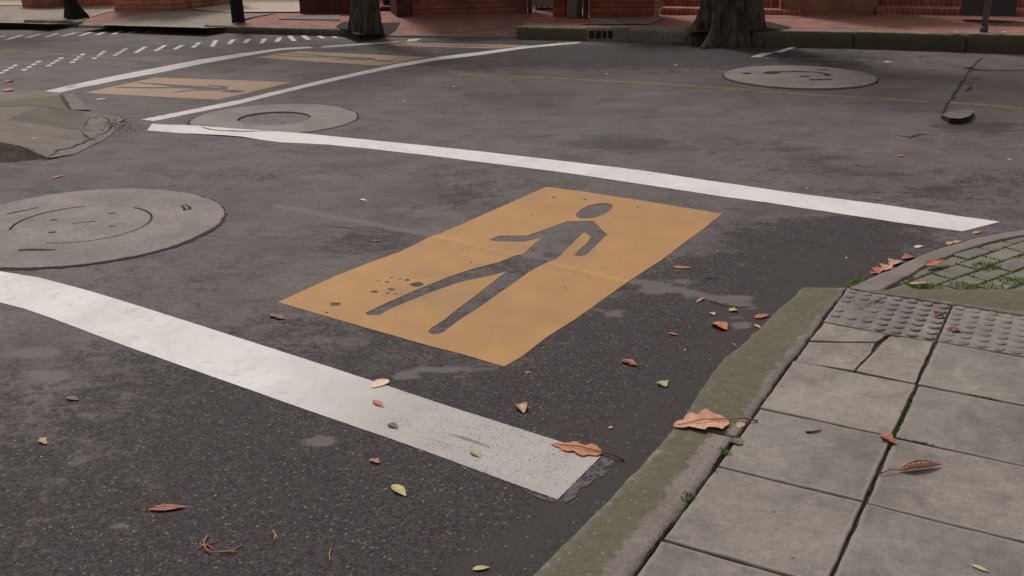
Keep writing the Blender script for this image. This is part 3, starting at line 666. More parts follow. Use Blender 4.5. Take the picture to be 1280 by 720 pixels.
class Slabs:
    def __init__(s): s.v=[];s.f=[];s.tint=[];s.edge=[]
    def add(s,poly,zt,gap=.005,bev=.005,tint=(1,1,1),tilt=(0,0),depth=.03,seed=0,amp=.0012,step=.025,rings=(.009,.032)):
        n0=len(poly); area=sum(poly[i][0]*poly[(i+1)%n0][1]-poly[(i+1)%n0][0]*poly[i][1] for i in range(n0))
        if area<0: poly=poly[::-1]
        base=inset(poly,gap); base=jag([(p.x,p.y) for p in base],amp,step,seed); n=len(base)
        c=sum(base,Vector((0,0)))/n
        def lvl(sc_,z,e):
            st=len(s.v)
            for p in base:
                d=(c-p); q=p+d.normalized()*min(sc_,d.length*.6)
                s.v.append((q.x,q.y,zt+z+tilt[0]*(q.x-c.x)+tilt[1]*(q.y-c.y))); s.tint.append(tint); s.edge.append((e,0,0))
            return st
        L=[lvl(0,-depth,1),lvl(0,-bev,1),lvl(bev*.4,-bev*.35,1),lvl(bev,0,1)]+[lvl(r,0,e) for r,e in zip(rings,(.75,.0))]
        for a,b in zip(L,L[1:]):
            for i in range(n): j=(i+1)%n; s.f.append((a+i,a+j,b+j,b+i))
        s.f.append(tuple(range(L[-1],L[-1]+n)))
    def build(s,name,mat,**k):
        me=bpy.data.meshes.new(name); me.from_pydata(s.v,[],s.f); setattr_(me,'tint',s.tint); setattr_(me,'edge',s.edge); me.materials.append(mat)
        me.validate(); return new_obj(name,me,**k)
S=Slabs(); rnd=random.Random(3)
tints={(0,1):(1.2,1.17,1.1),(0,2):(1.14,1.11,1.05),(1,1):(1.06,1.06,1.05),(1,2):(.93,.94,.94),(0,3):(.97,.96,.97),(1,3):(1.02,.99,.98),(0,4):(.98,.96,.96),(1,4):(.88,.87,.89),(0,5):(.9,.88,.88),(1,5):(.86,.85,.86),(2,2):(.97,.97,.97),(2,3):(.92,.92,.94)}
for c in range(0,9):
    for r in range(1,11):
        q=rnd.uniform(.93,1.04); ti=tints.get((c,r),(q,q,q))
        if (c,r)==(0,1):
            P=[G(1030,403.5,ZS).xy,G(1111,418,ZS).xy,G(1095,427,ZS).xy,G(1057,426.8,ZS).xy,G(1011,425.3,ZS).xy]
            S.add(P,ZS,.002,.003,(1.3,1.25,1.16),(0,.012),seed=1,amp=.0016)
            P=[G(1011,426,ZS).xy,G(1057,427.4,ZS).xy,G(1095,427.6,ZS).xy,G(1090,439,ZS).xy,G(1068,462.3,ZS).xy,G(993.5,450.5,ZS).xy]
            S.add(P,ZS-.003,.002,.003,(1.2,1.16,1.1),(0,0),seed=2,amp=.0016)
            P=[G(1112,418.3,ZS).xy,T(1,1),T(1,2),G(1069,463,ZS).xy,G(1091,440,ZS).xy]
            P[1]=T(.985,1.01);P[2]=T(.985,1.985)
            S.add(P,ZS-.001,.002,.003,(1.22,1.18,1.1),(0,0),seed=3,amp=.0016); continue
        j=lambda:Vector((rnd.uniform(-.003,.003),rnd.uniform(-.003,.003)))
        P=[T(c,r)+j(),T(c+1,r)+j(),T(c+1,r+1)+j(),T(c,r+1)+j()]
        S.add(P,ZS+rnd.uniform(-.0025,.0015),.0042,.0045,ti,(rnd.uniform(-.006,.006),rnd.uniform(-.006,.006)),seed=c*20+r)
S.build('pavement',MSLAB,kind='structure')
# studded slabs
S=Slabs()
for c in range(0,5): S.add([T(c,0),T(c+1,0),T(c+1,1),T(c,1)],ZS+(.001 if c else -.002),.004,.005,(1.06,1.06,1.05) if c else (1.1,1.1,1.09),(0,0) if c else (-.008,.006),seed=c+50)
bmv=[];bmf=[]
rnd=random.Random(5)
for c in range(0,5):
    for i in range(7):
        for jn in range(7):
            p=T(c+(i+.5)/7+.0, (jn+.5)/7); rr_=.0215; h=.0055*rnd.uniform(.75,1.1) if not(c==0 and i<3 and rnd.random()<.45) else .002
            st=len(S.v)
            for lv,(rad,z) in enumerate(((rr_,0),(rr_*.86,h*.75),(rr_*.55,h))):
                for k in range(14):
                    a=2*math.pi*k/14; S.v.append((p.x+rad*math.cos(a),p.y+rad*math.sin(a),ZS+z+(.0006 if c else -.0012))); q=(1.05,1.05,1.04) if lv<2 else (1.03,1.03,1.03); S.tint.append(q); S.edge.append((0 if lv<2 else .25,0,0))
            for lv in range(2):
                for k in range(14): S.f.append((st+lv*14+k,st+lv*14+(k+1)%14,st+(lv+1)*14+(k+1)%14,st+(lv+1)*14+k))
            S.f.append(tuple(range(st+28,st+42)))
S.build('tactile_paving',MSLAB,kind='structure')
for i,(pp,w_) in enumerate(([((1075,386),(1083,383),(1090,379),(1100,377),(1109,372)),.010],[((1067,375),(1068,381),(1075,386),(1083,391)),.005],[((1077,408),(1083,399),(1075,392)),.003])):
    crack(pp,w_,z=.0055,seed=i+60,name='paving_crack',zz=ZS,mat=MDK)
crack([(1092,425.5),(1096,429),(1101,430)],.003,z=.002,seed=70,name='paving_crack',zz=ZS)
# --- near kerb: long mossy stones
def kerb_mesh(name,out_px,inn,z,mat,mossfn,label=None,zbot=-.02,n=None,rad=.018,seed=0,closed_end=True,outw=None,parent=None,rough=1.0):
    """kerb stone between road-side edge (outw) and back edge (inn); rounded nose"""
    n=n or 60; a=interp(outw,n); b=interp(inn,n); prof=[]
    bm=bmesh.new(); rows=[]; tones=[]
    m=14
    for i in range(n):
        p=Vector(a[i][:2]); q=Vector(b[i][:2]); d=(q-p); w=d.length; d.normalize()
        nz=noise.noise(Vector((p.x*6,p.y*6,seed))); nf=noise.noise(Vector((p.x*25,p.y*25,seed+3)))
        p=p+d*(nz*.008+nf*.004)*rough
        row=[]
        ps=[(-.006,zbot),(-.003,z*.5),(0.,z-rad),(rad*.3,z-rad*.35),(rad,z-.001)]
        for k in range(1,9): ps.append((rad+(w-rad-.006)*k/8,z))
        ps.append((w-.002,z-.006)); ps.append((w,z-.05))
        for k,(s,zz) in enumerate(ps):
            x=p+d*s; hz=noise.noise(Vector((x.x*10,x.y*10,5+seed)))*.0025*rough if 1<k<13 else 0
            row.append(bm.verts.new((x.x,x.y,zz+hz))); tones.append(mossfn(i/(n-1),s/w,k))
        rows.append(row)
    for r1,r2 in zip(rows,rows[1:]):
        for k in range(len(r1)-1): bm.faces.new((r1[k],r1[k+1],r2[k+1],r2[k]))
    for r in (rows[0],rows[-1]):
        try: bm.faces.new(r)
        except: pass
    bmesh.ops.recalc_face_normals(bm,faces=bm.faces)
    o=new_obj(name,bm,mat,parent,kind=None if parent else 'structure'); setattr_(o.data,'tone',tones); return smooth(o)
KO=[G(560,830,ZS),G(660,722,ZS),G(700,683,ZS),G(760,624,ZS),G(808,570,ZS),G(845,530,ZS)]
KO2=[G(848,526,ZS),G(868,494,ZS),G(888,466,ZS),G(905,446,ZS),G(922,432,ZS),G(942,414,ZS),G(958,398,ZS),G(985,374,ZS),G(1000,359.5,ZS)]
def at(r): p=T(-.004,r); return (p.x,p.y)
def moss_near(t,s,k): 
    m=.82 if s<.55 else .82-(s-.55)*3.0
    if s<.12: m-=.3
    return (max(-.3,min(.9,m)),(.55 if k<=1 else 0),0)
def moss_near2(t,s,k):
    m=.9 if s<.7 else .9-(s-.7)*3.0
    if s<.08: m-=.25
    m+=.15*t
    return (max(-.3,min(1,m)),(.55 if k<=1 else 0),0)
def K3(l): return [Vector((p[0],p[1])) for p in l]
kj=G(905,545,ZS).xy; rj=(kj-O).dot(EY)/.4045
kerb_mesh('kerb',None,K3([at(8.2),at(rj+.015)]),ZS+.002,MKERB,moss_near,outw=K3(KO),n=160,seed=1)
kerb_mesh('kerb',None,K3([at(rj-.015),at(0.0)]),ZS+.002,MKERB,moss_near2,outw=K3(KO2),n=120,seed=2)
# kerb beam along the far edge of the slabs
BO=[G(1062,359.6,ZS),G(1130,359.8,ZS),G(1280,360.2,ZS),G(1420,361,ZS)]; 
BI=[T(.04,-.02),T(1,-.02),T(2.2,-.02),T(3.6,-.02)]
kerb_mesh('kerb',None,[Vector(p[:2]) for p in BI],ZS+.001,MKERB,lambda t,s,k:(.9*min(1,t*8)-(0.45 if s>.8 else 0),0,0),outw=K3(BO),n=90,seed=3,zbot=0)
# --- sunken brick corner with its curved kerb
ZB=.055
OC=[G(1052,362,ZB),G(1080,352,ZB),G(1112,337,ZB),G(1153,318.5,ZB),G(1184,308,ZB),G(1232,295.5,ZB),G(1280,287.5,ZB),G(1400,272,ZB),G(1700,250,ZB)]
IC=[G(1085,371,ZB),G(1113,359,ZB),G(1137,345,ZB),G(1156,333,ZB),G(1196,317,ZB),G(1223,308,ZB),G(1280,295,ZB),G(1400,280,ZB),G(1700,257,ZB)]
OCs=[p.xy for p in catmull([Vector(p) for p in OC],6)]; ICs=[p.xy for p in catmull([Vector(p) for p in IC],6)]
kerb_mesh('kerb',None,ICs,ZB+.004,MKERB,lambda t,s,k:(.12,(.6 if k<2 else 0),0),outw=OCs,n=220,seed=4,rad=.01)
pts=[p for p in ICs]+[Vector((9,5.2)),Vector((9,2.5)),T(4,-.1),T(0,-.1)]
me=fill2d('paving_bed',[pts],ZB-.012); new_obj('paving_bed',me,MMOSSD,kind='structure')
S=Slabs(); u=(G(1280,300,ZB)-G(1130,352,ZB)).xy.normalized(); v=Vector((u.y,-u.x)); c0=G(1130,352,ZB).xy; rnd=random.Random(11)
def side(p):  # distance inside the curved kerb and beyond the beam
    best=9;s=0
    for a,b in zip(ICs,ICs[1:]):
        ab=b-a; t_=max(0,min(1,(p-a).dot(ab)/ab.length_squared)); d=(p-a-ab*t_); 
        if d.length<best: best=d.length; s=(ab.x*(p-a).y-ab.y*(p-a).x)
    return best if s<0 else -best
joints=[]
beam=[Vector(p[:2]) for p in BO]
def beyond(p): a,b=beam[0],beam[-1]; ab=b-a; return (ab.x*(p-a).y-ab.y*(p-a).x)/ab.length
for i in range(-3,26):
    for j in range(-14,18):
        off=(.5 if j%2 else 0); 
        q=[c0+u*((i+off)*.2)+v*(j*.105),c0+u*((i+1+off)*.2)+v*(j*.105),c0+u*((i+1+off)*.2)+v*((j+1)*.105),c0+u*((i+off)*.2)+v*((j+1)*.105)]
        c=sum(q,Vector((0,0)))/4
        if c.x>5 or side(c)<-.05 or beyond(c)<-.15: continue
        g=rnd.uniform(.82,1.0); S.add(q,ZB-.004+rnd.uniform(-.004,.003),.006,.006,(g*.84,g*.84,g*.80),(rnd.uniform(-.015,.015),rnd.uniform(-.015,.015)),seed=i*40+j,step=.05,rings=(.01,.02),depth=.015)
        joints.append((q[0],q[1])); joints.append((q[1],q[2]))
S.build('brick_paving',MSLAB,kind='structure')
# ------------------------------------------------------------------ moss and grass in the joints
def tufts(name,mat,places,blade=(.006,.016),w=.0018,lumps=True,seed=0,lump=(.003,.008)):
    """places: (point3, spread, count)"""
    bm=bmesh.new(); rnd=random.Random(seed)
    for p,sp_,n in places:
        for _ in range(n):
            a=rnd.uniform(0,6.283); r=sp_*math.sqrt(rnd.random()); b=Vector((p[0]+r*math.cos(a),p[1]+r*math.sin(a),p[2]))
            if lumps and rnd.random()<.5:
                s=rnd.uniform(*lump); vs=[b+Vector((s*math.cos(k*1.2566+a),s*math.sin(k*1.2566+a),-.001)) for k in range(5)]
                top=bm.verts.new(b+Vector((rnd.uniform(-s,s)*.3,rnd.uniform(-s,s)*.3,s*.8))); vv=[bm.verts.new(q) for q in vs]
                for k in range(5): bm.faces.new((vv[k],vv[(k+1)%5],top))
            else:
                L=rnd.uniform(*blade); az=rnd.uniform(0,6.283); d=Vector((math.cos(az),math.sin(az),0)); e=Vector((-d.y,d.x,0))*w; ln=rnd.uniform(.2,.9)
                v0=bm.verts.new(b-e);v1=bm.verts.new(b+e);m1=b+d*L*ln*.4+Vector((0,0,L*.6)); v2=bm.verts.new(m1+e*.7);v3=bm.verts.new(m1-e*.7); v4=bm.verts.new(b+d*L*ln+Vector((0,0,L*.85)))
                bm.faces.new((v0,v1,v2,v3)); bm.faces.new((v3,v2,v4))
    return new_obj(name,bm,mat,kind='stuff')
def along(p,q,z,step,sp_,n,prob=1,rnd=random.Random(2)):
    L=(Vector(q[:2])-Vector(p[:2])).length; m=max(1,int(L/step)); out=[]
    for k in range(m+1):
        if rnd.random()<prob:
            c=Vector(p[:2]).lerp(Vector(q[:2]),k/m); out.append(((c.x,c.y,z),sp_,n))
    return out
pl=[]
for a,b in joints:
    m=(a+b)/2; d1=(m-G(1150,352,ZB).xy).length; d2=(m-G(1215,330,ZB).xy).length; nn=noise.noise(Vector((m.x*4,m.y*4,2)))
    dens=1.1*math.exp(-(d1/.38)**2)+.8*math.exp(-(d2/.45)**2)+nn*.6+.15
    if m.y<3.9: dens-=.2
    if dens>.34 and m.x<3.4 and side(m)>.01: pl+=along(a,b,ZB-.008,.02,.007,int(5+8*min(1,dens)),.9)
for x,y in ((1165,358),(1200,357),(1208,358),(1240,358),(1262,352),(1270,350),(1075,354),(1070,357),(1082,351),(1238,331),(1228,333),(1150,356)):
    p=G(x,y,ZB if x>1090 else .02); pl.append(((p.x,p.y,p.z-.004),.05,160))
tufts('joint_grass',MGRASS,pl,(.008,.02),.0016,True,1,(.003,.007))
pl=[]
def px_line(a,b,z,sp_,n,prob,step=.008): return along(G(*a,z),G(*b,z),z-.002,step,sp_,n,prob)
for (q0,q1,sp_,n,pr) in ((T(1,2.02),T(1,2.99),.006,8,1),(T(1,2.3),T(1,2.75),.009,12,1),(T(1.40,2),T(1.58,2),.008,16,1),(T(1.06,3),T(1.26,3),.008,14,1),(T(2.1,3),T(2.25,3),.006,8,.8),(T(.72,2),T(.98,2),.005,6,.8),(T(1,3.02),T(1,3.15),.007,8,1),(T(1,3.6),T(1,4),.004,3,.5)):
    pl+=along(q0,q1,ZS-.005,.008,sp_,n,pr)
tufts('joint_moss',MMOSS,pl,(.005,.012),.0014,True,2,(.002,.005))
pl=[]
pl+=px_line((916,545),(822,675),ZS,.0055,7,.85); pl+=px_line((822,675),(770,735),ZS,.004,5,.7); pl+=px_line((900,567),(895,590),ZS,.008,8,1); pl+=px_line((1105,419),(1122,421),ZS,.007,12,1)
pl+=px_line((1057,361),(950,512),ZS,.003,2,.35)
for c in range(0,4):
    for r in range(2,7): pl+=along(T(c,r),T(c+1,r),ZS-.013,.02,.003,2,.3); pl+=along(T(c+1,r),T(c+1,r+1),ZS-.013,.02,.003,2,.3)
tufts('joint_moss',MMOSSD,pl,(.003,.007),.0012,True,3,(.002,.0045))
pl=[]
for x,y in ((859,618),(862,622),(856,625),(904,563),(908,568)):
    p=G(x,y,ZS); pl.append(((p.x,p.y,p.z-.005),.012,30))
tufts('joint_grass',MGRASS,pl,(.008,.018),.0018,False,4)
# loose grit on the road and in the gutter
bm=bmesh.new(); rnd=random.Random(21)
def stone(bm,p,s):
    vs=[bm.verts.new(p+Vector((rnd.uniform(.6,1.2)*s*x,rnd.uniform(.6,1.2)*s*y,rnd.uniform(.5,.9)*s*z))) for x,y,z in ((1,0,0),(0,1,0),(-1,0,0),(0,-1,0),(0,0,1))]
    for k in range(4): bm.faces.new((vs[k],vs[(k+1)%4],vs[4]))
for _ in range(1500):
    x=rnd.uniform(-10,1270); y=rnd.uniform(300,740)
    p=G(x,y); d=(p.xy-O).dot(EX)
    if d>-.2: continue
    stone(bm,p,rnd.uniform(.0012,.0028))
for _ in range(500):
    tt=rnd.random(); a=interp(KO+KO2,100)[int(tt*99)]; off=abs(rnd.gauss(0,.05))+.01
    stone(bm,Vector((a.x,a.y,0))-Vector((EX.x,EX.y,0))*off,rnd.uniform(.0015,.0045))
oc=OCs[:45]
for _ in range(900):
    a=oc[rnd.randrange(len(oc))]; off=abs(rnd.gauss(0,.05))+.01
    stone(bm,Vector((a.x-off*.45+rnd.uniform(-.04,.04),a.y+off+rnd.uniform(-.02,.02),0)),rnd.uniform(.002,.007))
new_obj('road_grit',bm,MGRIT,kind='stuff')
# ------------------------------------------------------------------ leaves and litter
def blade_bm(L,W,kind='ovate',cup=.15,bend=.05,roll=0.,seed=0,nt_=18,ns=8):
    cup*=.27; bend*=.5; rnd=random.Random(seed); bm=bmesh.new(); uvl=bm.loops.layers.uv.verify(); rows=[]; ph=rnd.uniform(0,6); ph2=rnd.uniform(0,6)
    for i in range(nt_+1):
        t=i/nt_
        if kind=='ovate': w=math.sin(math.pi*min(1,t**.75))**.75
        elif kind=='lance': w=math.sin(math.pi*t**.8)**1.1
        elif kind=='wavy': w=(math.sin(math.pi*t**.62)**.7)
        else: w=math.sin(math.pi*t)**.6
        row=[]
        for j in range(ns+1):
            s=-1+2*j/ns; ww=w*W/2
            if kind=='wavy': ww*=(1+.20*math.sin(t*19+(ph if s>0 else ph2))+.08*math.sin(t*43+ph)) if abs(s)>.3 else 1
            if kind=='crumple': ww*=1+.25*math.sin(t*11+ph*s)
            if roll:
                a=s*roll; R0=W/2/max(.3,roll); y=math.sin(a)*R0*w; z=R0*w*(1-math.cos(a))
            else: y=s*ww; z=cup*abs(s)**1.6*ww*2
            x=t*L; z+=bend*L*math.sin(math.pi*t)*1.0
            z+=L*.018*noise.noise(Vector((t*5,s*1.5,seed)))+(L*.05*noise.noise(Vector((t*9,s*4,seed+5))) if kind=='crumple' else 0)
            row.append((bm.verts.new((x,y,z)),t,j/ns))
        rows.append(row)
    for a,b in zip(rows,rows[1:]):
        for j in range(ns):
            q=(a[j],a[j+1],b[j+1],b[j]); f=bm.faces.new([x[0] for x in q]); f.smooth=True
            for lp,x in zip(f.loops,q): lp[uvl].uv=(x[1],x[2])
    bmesh.ops.remove_doubles(bm,verts=bm.verts,dist=1e-5)
    mz=min(v.co.z for v in bm.verts)
    for v in bm.verts: v.co.z-=mz
    return bm
def leaf(b,tip,ratio,mat,label,z=0.,kind='ovate',cup=.2,bend=.04,roll=0.,stem=None,seed=0,cat='leaf',group=None,name='fallen_leaf',zt=0.,dark=False,tilt=0.,dz=.0025):
    P=G(*b,z); Q=G(*tip,z); P,Q=(P,Q) if stem else (P.lerp(Q,.06),P.lerp(Q,.94)); d=(Q-P); L=d.length; ang=math.atan2(d.y,d.x)
    bm=blade_bm(L,L*ratio,kind,cup,bend,roll,seed); 
    if tilt: bmesh.ops.rotate(bm,verts=bm.verts,cent=(0,0,0),matrix=Matrix.Rotation(tilt,3,'X')); mz=min(v.co.z for v in bm.verts); [setattr(v.co,'z',v.co.z-mz) for v in bm.verts]
    loc=Vector((P.x,P.y,z+dz))
    if stem:
        t=thing(name,loc,label,cat,group); t.rotation_euler=(0,0,ang)
        o=new_obj('blade',bm,LM[mat],t,loc=(0,0,0))
        E_=G(*stem,z); e=E_-P; e=Matrix.Rotation(-ang,3,'Z')@Vector((e.x,e.y,0)); bm=bmesh.new()
        h0=min(.012,L*.06)
        tube(bm,[Vector((L*.9,0,h0*.4+.0006)),Vector((L*.45,0,h0*.5+bend*L*.9+.0012)),Vector((0,0,h0*.5+.001)),Vector((e.x*.5,e.y*.5+.002,h0+.001)),Vector((e.x,e.y,.001))],max(.0006,L*.006),6,L*.016)
        for v in bm.verts: pass
        smooth(new_obj('stem',bm,MSTEMD if dark else MSTEM,t,loc=(0,0,0)))
        return t
    o=new_obj(name,bm,LM[mat],label=label,cat=cat,group=group,loc=loc); o.rotation_euler=(0,0,ang); return o
leaf((753,568),(688,556),.40,'orange','long orange-brown leaf with wavy edges and dark stem on the near white line end',kind='wavy',cup=.10,bend=.03,stem=(780,577.5),seed=3,dark=True)
leaf((911,527),(841,534),.62,'peach','big curled peach-brown leaf lying across the mossy kerb',z=ZS,kind='wavy',cup=.26,bend=.05,stem=(947,527.5),seed=9)
leaf((1124,590),(1177,583),.50,'peach','rolled tan leaf with a thin stem on the paving slab at lower right',z=ZS,kind='ovate',roll=2.9,bend=.02,stem=(1099,594),seed=4)
leaf((486,474.5),(463,486.5),.60,'cream','small cream oval leaf on the upper edge of the near white line',cup=.1,seed=5)
leaf((465,501),(481,511),.34,'orange','orange curled leaf sliver in the middle of the near white line',cup=.5,seed=6,kind='lance')
leaf((485,530),(498,537),.55,'olive','dark olive folded leaf near the lower edge of the white line',cup=.6,seed=7)
leaf((588,562),(602,574),.48,'green','curled pale green leaf on the worn end of the white line',cup=.5,seed=8,kind='lance')
leaf((489,606),(509,622.5),.42,'yellow','pale green leaf on dark asphalt below the near white line',cup=.4,seed=10,kind='lance')
leaf((589,713),(614,710),.40,'yellow','yellow-green crescent leaf at the bottom edge of the picture',cup=.35,seed=11,kind='ovate')
leaf((184,638),(237,634.5),.26,'red','long red-brown leaf with stem at lower left of the asphalt',cup=.35,bend=.02,stem=(168,636),seed=12,kind='lance')
leaf((461,575),(476,580),.55,'red','small torn orange-red leaf below the near white line',kind='crumple',cup=.4,seed=13)
leaf((649,505),(655,518),.75,'tan','small upright beige petal between yellow panel and white line',cup=.8,roll=1.2,seed=14)
leaf((656,467),(664,466),.6,'orange','tiny orange flake just below the tip of the yellow panel',seed=15,cup=.2)
leaf((776,450.5),(796,458),.42,'red','twisted red-brown leaf with stem on asphalt beside the kerb',kind='crumple',cup=.5,stem=(800,461),seed=16)
leaf((824,477),(832.5,485),.8,'green','small green folded leaf between kerb and yellow panel',kind='crumple',cup=.6,seed=17)
leaf((889,404),(910,414),.60,'bright','crumpled bright rust-orange leaf beside the kerb',kind='crumple',cup=.7,bend=.1,seed=18)
leaf((834,417),(849,420),.35,'bright','small broken orange leaf left of the crumpled rust leaf',kind='crumple',cup=.4,seed=19)
leaf((911,389.5),(922,388),.95,'yellow','bright yellow-green scrap of leaf near the kerb',kind='crumple',cup=.6,seed=20)
leaf((943,398.5),(962,393.5),.5,'red','dull red leaf tucked against the kerb',cup=.2,seed=21)
leaf((942,406),(951.5,411.5),.4,'tan','narrow pale leaf against the kerb below the dull red leaf',cup=.3,seed=22)
leaf((869,379.5),(882,371.5),.16,'tan','thin tan splinter lying on the grey seam',cup=.2,seed=23,kind='lance',cat='splinter',name='wood_splinter')
leaf((888,391),(893,395),.8,'tan','pale chip of leaf left of the yellow-green scrap',cup=.5,seed=24)
leaf((840,334),(867,335.5),.42,'red','flat brown leaf on asphalt right of the yellow panel',cup=.05,bend=.01,seed=25)
leaf((82,497),(100,501.5),.45,'olive','olive-brown leaf on the asphalt below the left end of the white line',cup=.3,seed=26)
leaf((50,548),(58,557),.4,'tan','tiny tan leaf fragment near the lower left edge',kind='crumple',cup=.5,seed=27)
leaf((336,394),(357,400),.42,'dull','dull brown leaf left of the yellow panel corner',kind='crumple',cup=.3,seed=28)
leaf((463,302),(479,301),.32,'dull','faint pinkish leaf left of the yellow panel edge',cup=.1,seed=29)
leaf((449,249.5),(459,251.5),.45,'white','small white scrap on the asphalt between slab and far white line',cup=.3,seed=30,cat='scrap',name='paper_scrap')
leaf((65,223.5),(81,219.5),.3,'red','thin pink-brown leaf behind the large manhole slab',cup=.2,seed=31)
leaf((1098,543.5),(1120,556.5),.55,'rust','folded orange-red leaf on the slab joint right of centre',z=ZS,cup=.7,bend=.07,kind='crumple',seed=33)
leaf((1212,706),(1239,717.5),.30,'yellow','narrow yellow-tan leaf on the slab at the lower right corner',z=ZS,cup=.15,seed=34,kind='lance')
leaf((914,548),(927,558),.8,'olive','small olive leaf beside the mossy joint under the big curled leaf',z=ZS,cup=.3,kind='crumple',seed=35)
leaf((922,536),(930,528),.6,'tan','small tan leaf scrap at the stem of the big curled leaf',z=ZS,cup=.4,seed=36)
leaf((1169,396.5),(1177,392),.6,'crim','dark crimson seed husk on the joint of the studded paving',z=ZS,cup=.9,kind='crumple',bend=.2,seed=37,cat='seed husk',name='seed_husk')
leaf((1188,416.5),(1198,411),.65,'crim','crumpled crimson husk on the studs below the dark seed husk',z=ZS,cup=.5,kind='crumple',seed=38,cat='seed husk',name='seed_husk')
leaf((1251,402.5),(1259,400.5),.55,'crim','small reddish flake among the studs at the right edge',z=ZS,cup=.3,kind='crumple',seed=39,cat='seed husk',name='seed_husk')
leaf((1156,336),(1186,328.5),.40,'orange','tan and rust rolled leaf lying on the mossy brick paving',z=ZB,roll=.8,kind='wavy',seed=40,dz=.01)
leaf((1135,359),(1161,357),.3,'tan','flat tan leaf in the grass right behind the kerb beam',z=ZB,cup=.1,seed=41,dz=.014)
for (a,b,m_,lab) in (((1126,325),(1144,321.5),'red','red-brown leaf highest in the row of leaves along the curved kerb'),((1112,333),(1124,326),'peach','peach leaf in the kerb row just below the red-brown one'),((1116,330),(1130,328),'tan','tan leaf overlapping in the middle of the kerb row'),((1104,340),(1112,332),'peach','curled peach leaf low in the row along the curved kerb'),((1096,343),(1101,335),'orange','orange leaf near the lower end of the kerb row'),((1088,343.5),(1095,340),'rust','dark rust leaf at the lower end of the kerb row')):
    leaf(a,b,.6,m_,lab,kind='crumple',cup=.5,bend=.1,seed=int(a[0]),group='leaves gathered along the curved kerb')
leaf((1143,310.5),(1154,307.5),.5,'white','white scrap on the asphalt by the end of the far white line',cup=.2,seed=50,cat='scrap',name='paper_scrap')
leaf((1193,304.5),(1201,301.5),.6,'tan','pale chip in the gutter below the far white line end',cup=.4,seed=51)
leaf((1184,307),(1190,302.5),.5,'tan','smaller pale chip left in the gutter by the curved kerb',cup=.4,seed=52)
leaf((1216,293),(1226,289.5),.4,'tan','brownish leaf bit in the gutter under the corner of the far white line',cup=.4,seed=53)
leaf((148,153.2),(157,151.6),.8,'bright','orange leaf on the crumbled edge of the left corner ramp',cup=.5,kind='crumple',seed=54,dz=.012)
leaf((39,175.5),(49,173.5),.35,'peach','pinkish leaf flat on the left corner ramp',z=.07,cup=.1,seed=55,dz=.012)
leaf((6,103.5),(17,100.5),.6,'crim','red leaf on the road at the upper left edge',cup=.3,seed=56,z=0)
leaf((9,117),(15,113),.6,'rust','dark red leaf on the ramp apron at the left edge',cup=.4,seed=57,dz=.02)
leaf((1120,195.5),(1133,194.5),.4,'orange','small orange leaf on the road right of the dark stain',cup=.2,seed=58)
leaf((1090,249),(1104,251),.4,'dull','dull brown leaf just above the far white line',cup=.2,seed=59)
leaf((1258,199),(1265,200.5),.5,'white','white chip on the road near the right edge',cup=.2,seed=60,cat='scrap',name='paper_scrap')
leaf((761,536.5),(766,534),.8,'peach','tiny pink petal on asphalt above the long orange-brown leaf',cup=.5,seed=61)
leaf((119,125),(134,124),.5,'white','white scrap in front of the faded panel by the corner ramp',cup=.1,seed=62,cat='scrap',name='paper_scrap')
leaf((1105,78),(1116,77.6),.8,'white','white scrap on the road beyond the far manhole slab',cup=.1,seed=63,cat='scrap',name='paper_scrap')
leaf((1192,40.5),(1200,40.3),.8,'white','pale scrap on the far pavement left of the grey post',z=.21,cup=.1,seed=64,cat='scrap',name='paper_scrap')
leaf((1254,40.5),(1260,40.3),1.,'white','white scrap on the far pavement right of the grey post',z=.21,cup=.3,seed=65,cat='scrap',name='paper_scrap')
leaf((914,429),(923,435),.10,'tan','thin dry grass stalk leaning at the kerb foot',cup=.1,seed=66,kind='lance',cat='stalk',name='dry_stalk')
for i,(x,y,c_,lab) in enumerate([(856,438,'white','white crumb on asphalt near the kerb'),(887,451,'tan','pale crumb at the kerb foot'),(735,478,'tan','pale crumb below the yellow panel tip'),(1058,323,'white','white crumb left of the kerb leaf row'),(759,93,'white','white chip on the far road below the storm drain'),(846,82,'white','white chip on the far road left of the far slab'),(457,109,'tan','pale chip between line and yellow line'),(568,109,'white','small pale chip under the start of the faded yellow line'),(575,134.5,'tan','pale chip on the plain asphalt behind the far white line'),(506,127,'white','thin pale chip right of the sunken lid'),(473,126.5,'red','pinkish chip right of the sunken lid collar'),(864,251,'tan','pale chip above the yellow panel corner'),(897,315,'tan','pale crumb right of the yellow panel'),(52,572,'white','white crumb at the lower left'),(1009,236,'tan','tiny chip next to the far white line')]):
    s=2.6; leaf((x-s/2,y+.5),(x+s/2,y-.5),.7,c_,lab,cup=.5,seed=80+i,name='crumb',cat='crumb',kind='crumple')
# twigs
def twig(name,chains,label,z=0.,r=.0022,mat=None):
    P0=G(*chains[0][0],z); t=thing(name,P0,label,'twig'); 
    for k,ch in enumerate(chains):
        bm=bmesh.new(); pts=[]
        for i,(x,y) in enumerate(ch): p=G(x,y,z); p.z+=.004+(.004 if 0<i<len(ch)-1 and len(ch)>3 else 0); pts.append(p)
        tube(bm,catmull(pts,4),r,6,r*.6); smooth(new_obj('branch',bm,mat or MSTW,t))
MSTW=simple('twig_orange',lin((186,132,98)),lin((150,100,72)),60,.8)
twig('broken_twig',[[(247,687),(256,683),(274,676.5)],[(260,671),(256,679),(257,688),(264,693),(280,693),(297,691)],[(256,686),(259,691),(264,693)],[(275,691.5),(290,689),(303,683)],[(253,683),(262,684),(266,689)]],'orange branching twig on the asphalt at lower left')
twig('stem_piece',[[(341.5,664.5),(343.5,670),(343,678)],[(345,669),(346.5,676)]],'short reddish stalk right of the branching twig')
twig('stem_piece',[[(414,687),(412,695),(413,702)]],'dark red stalk upright in view near the bottom left centre')
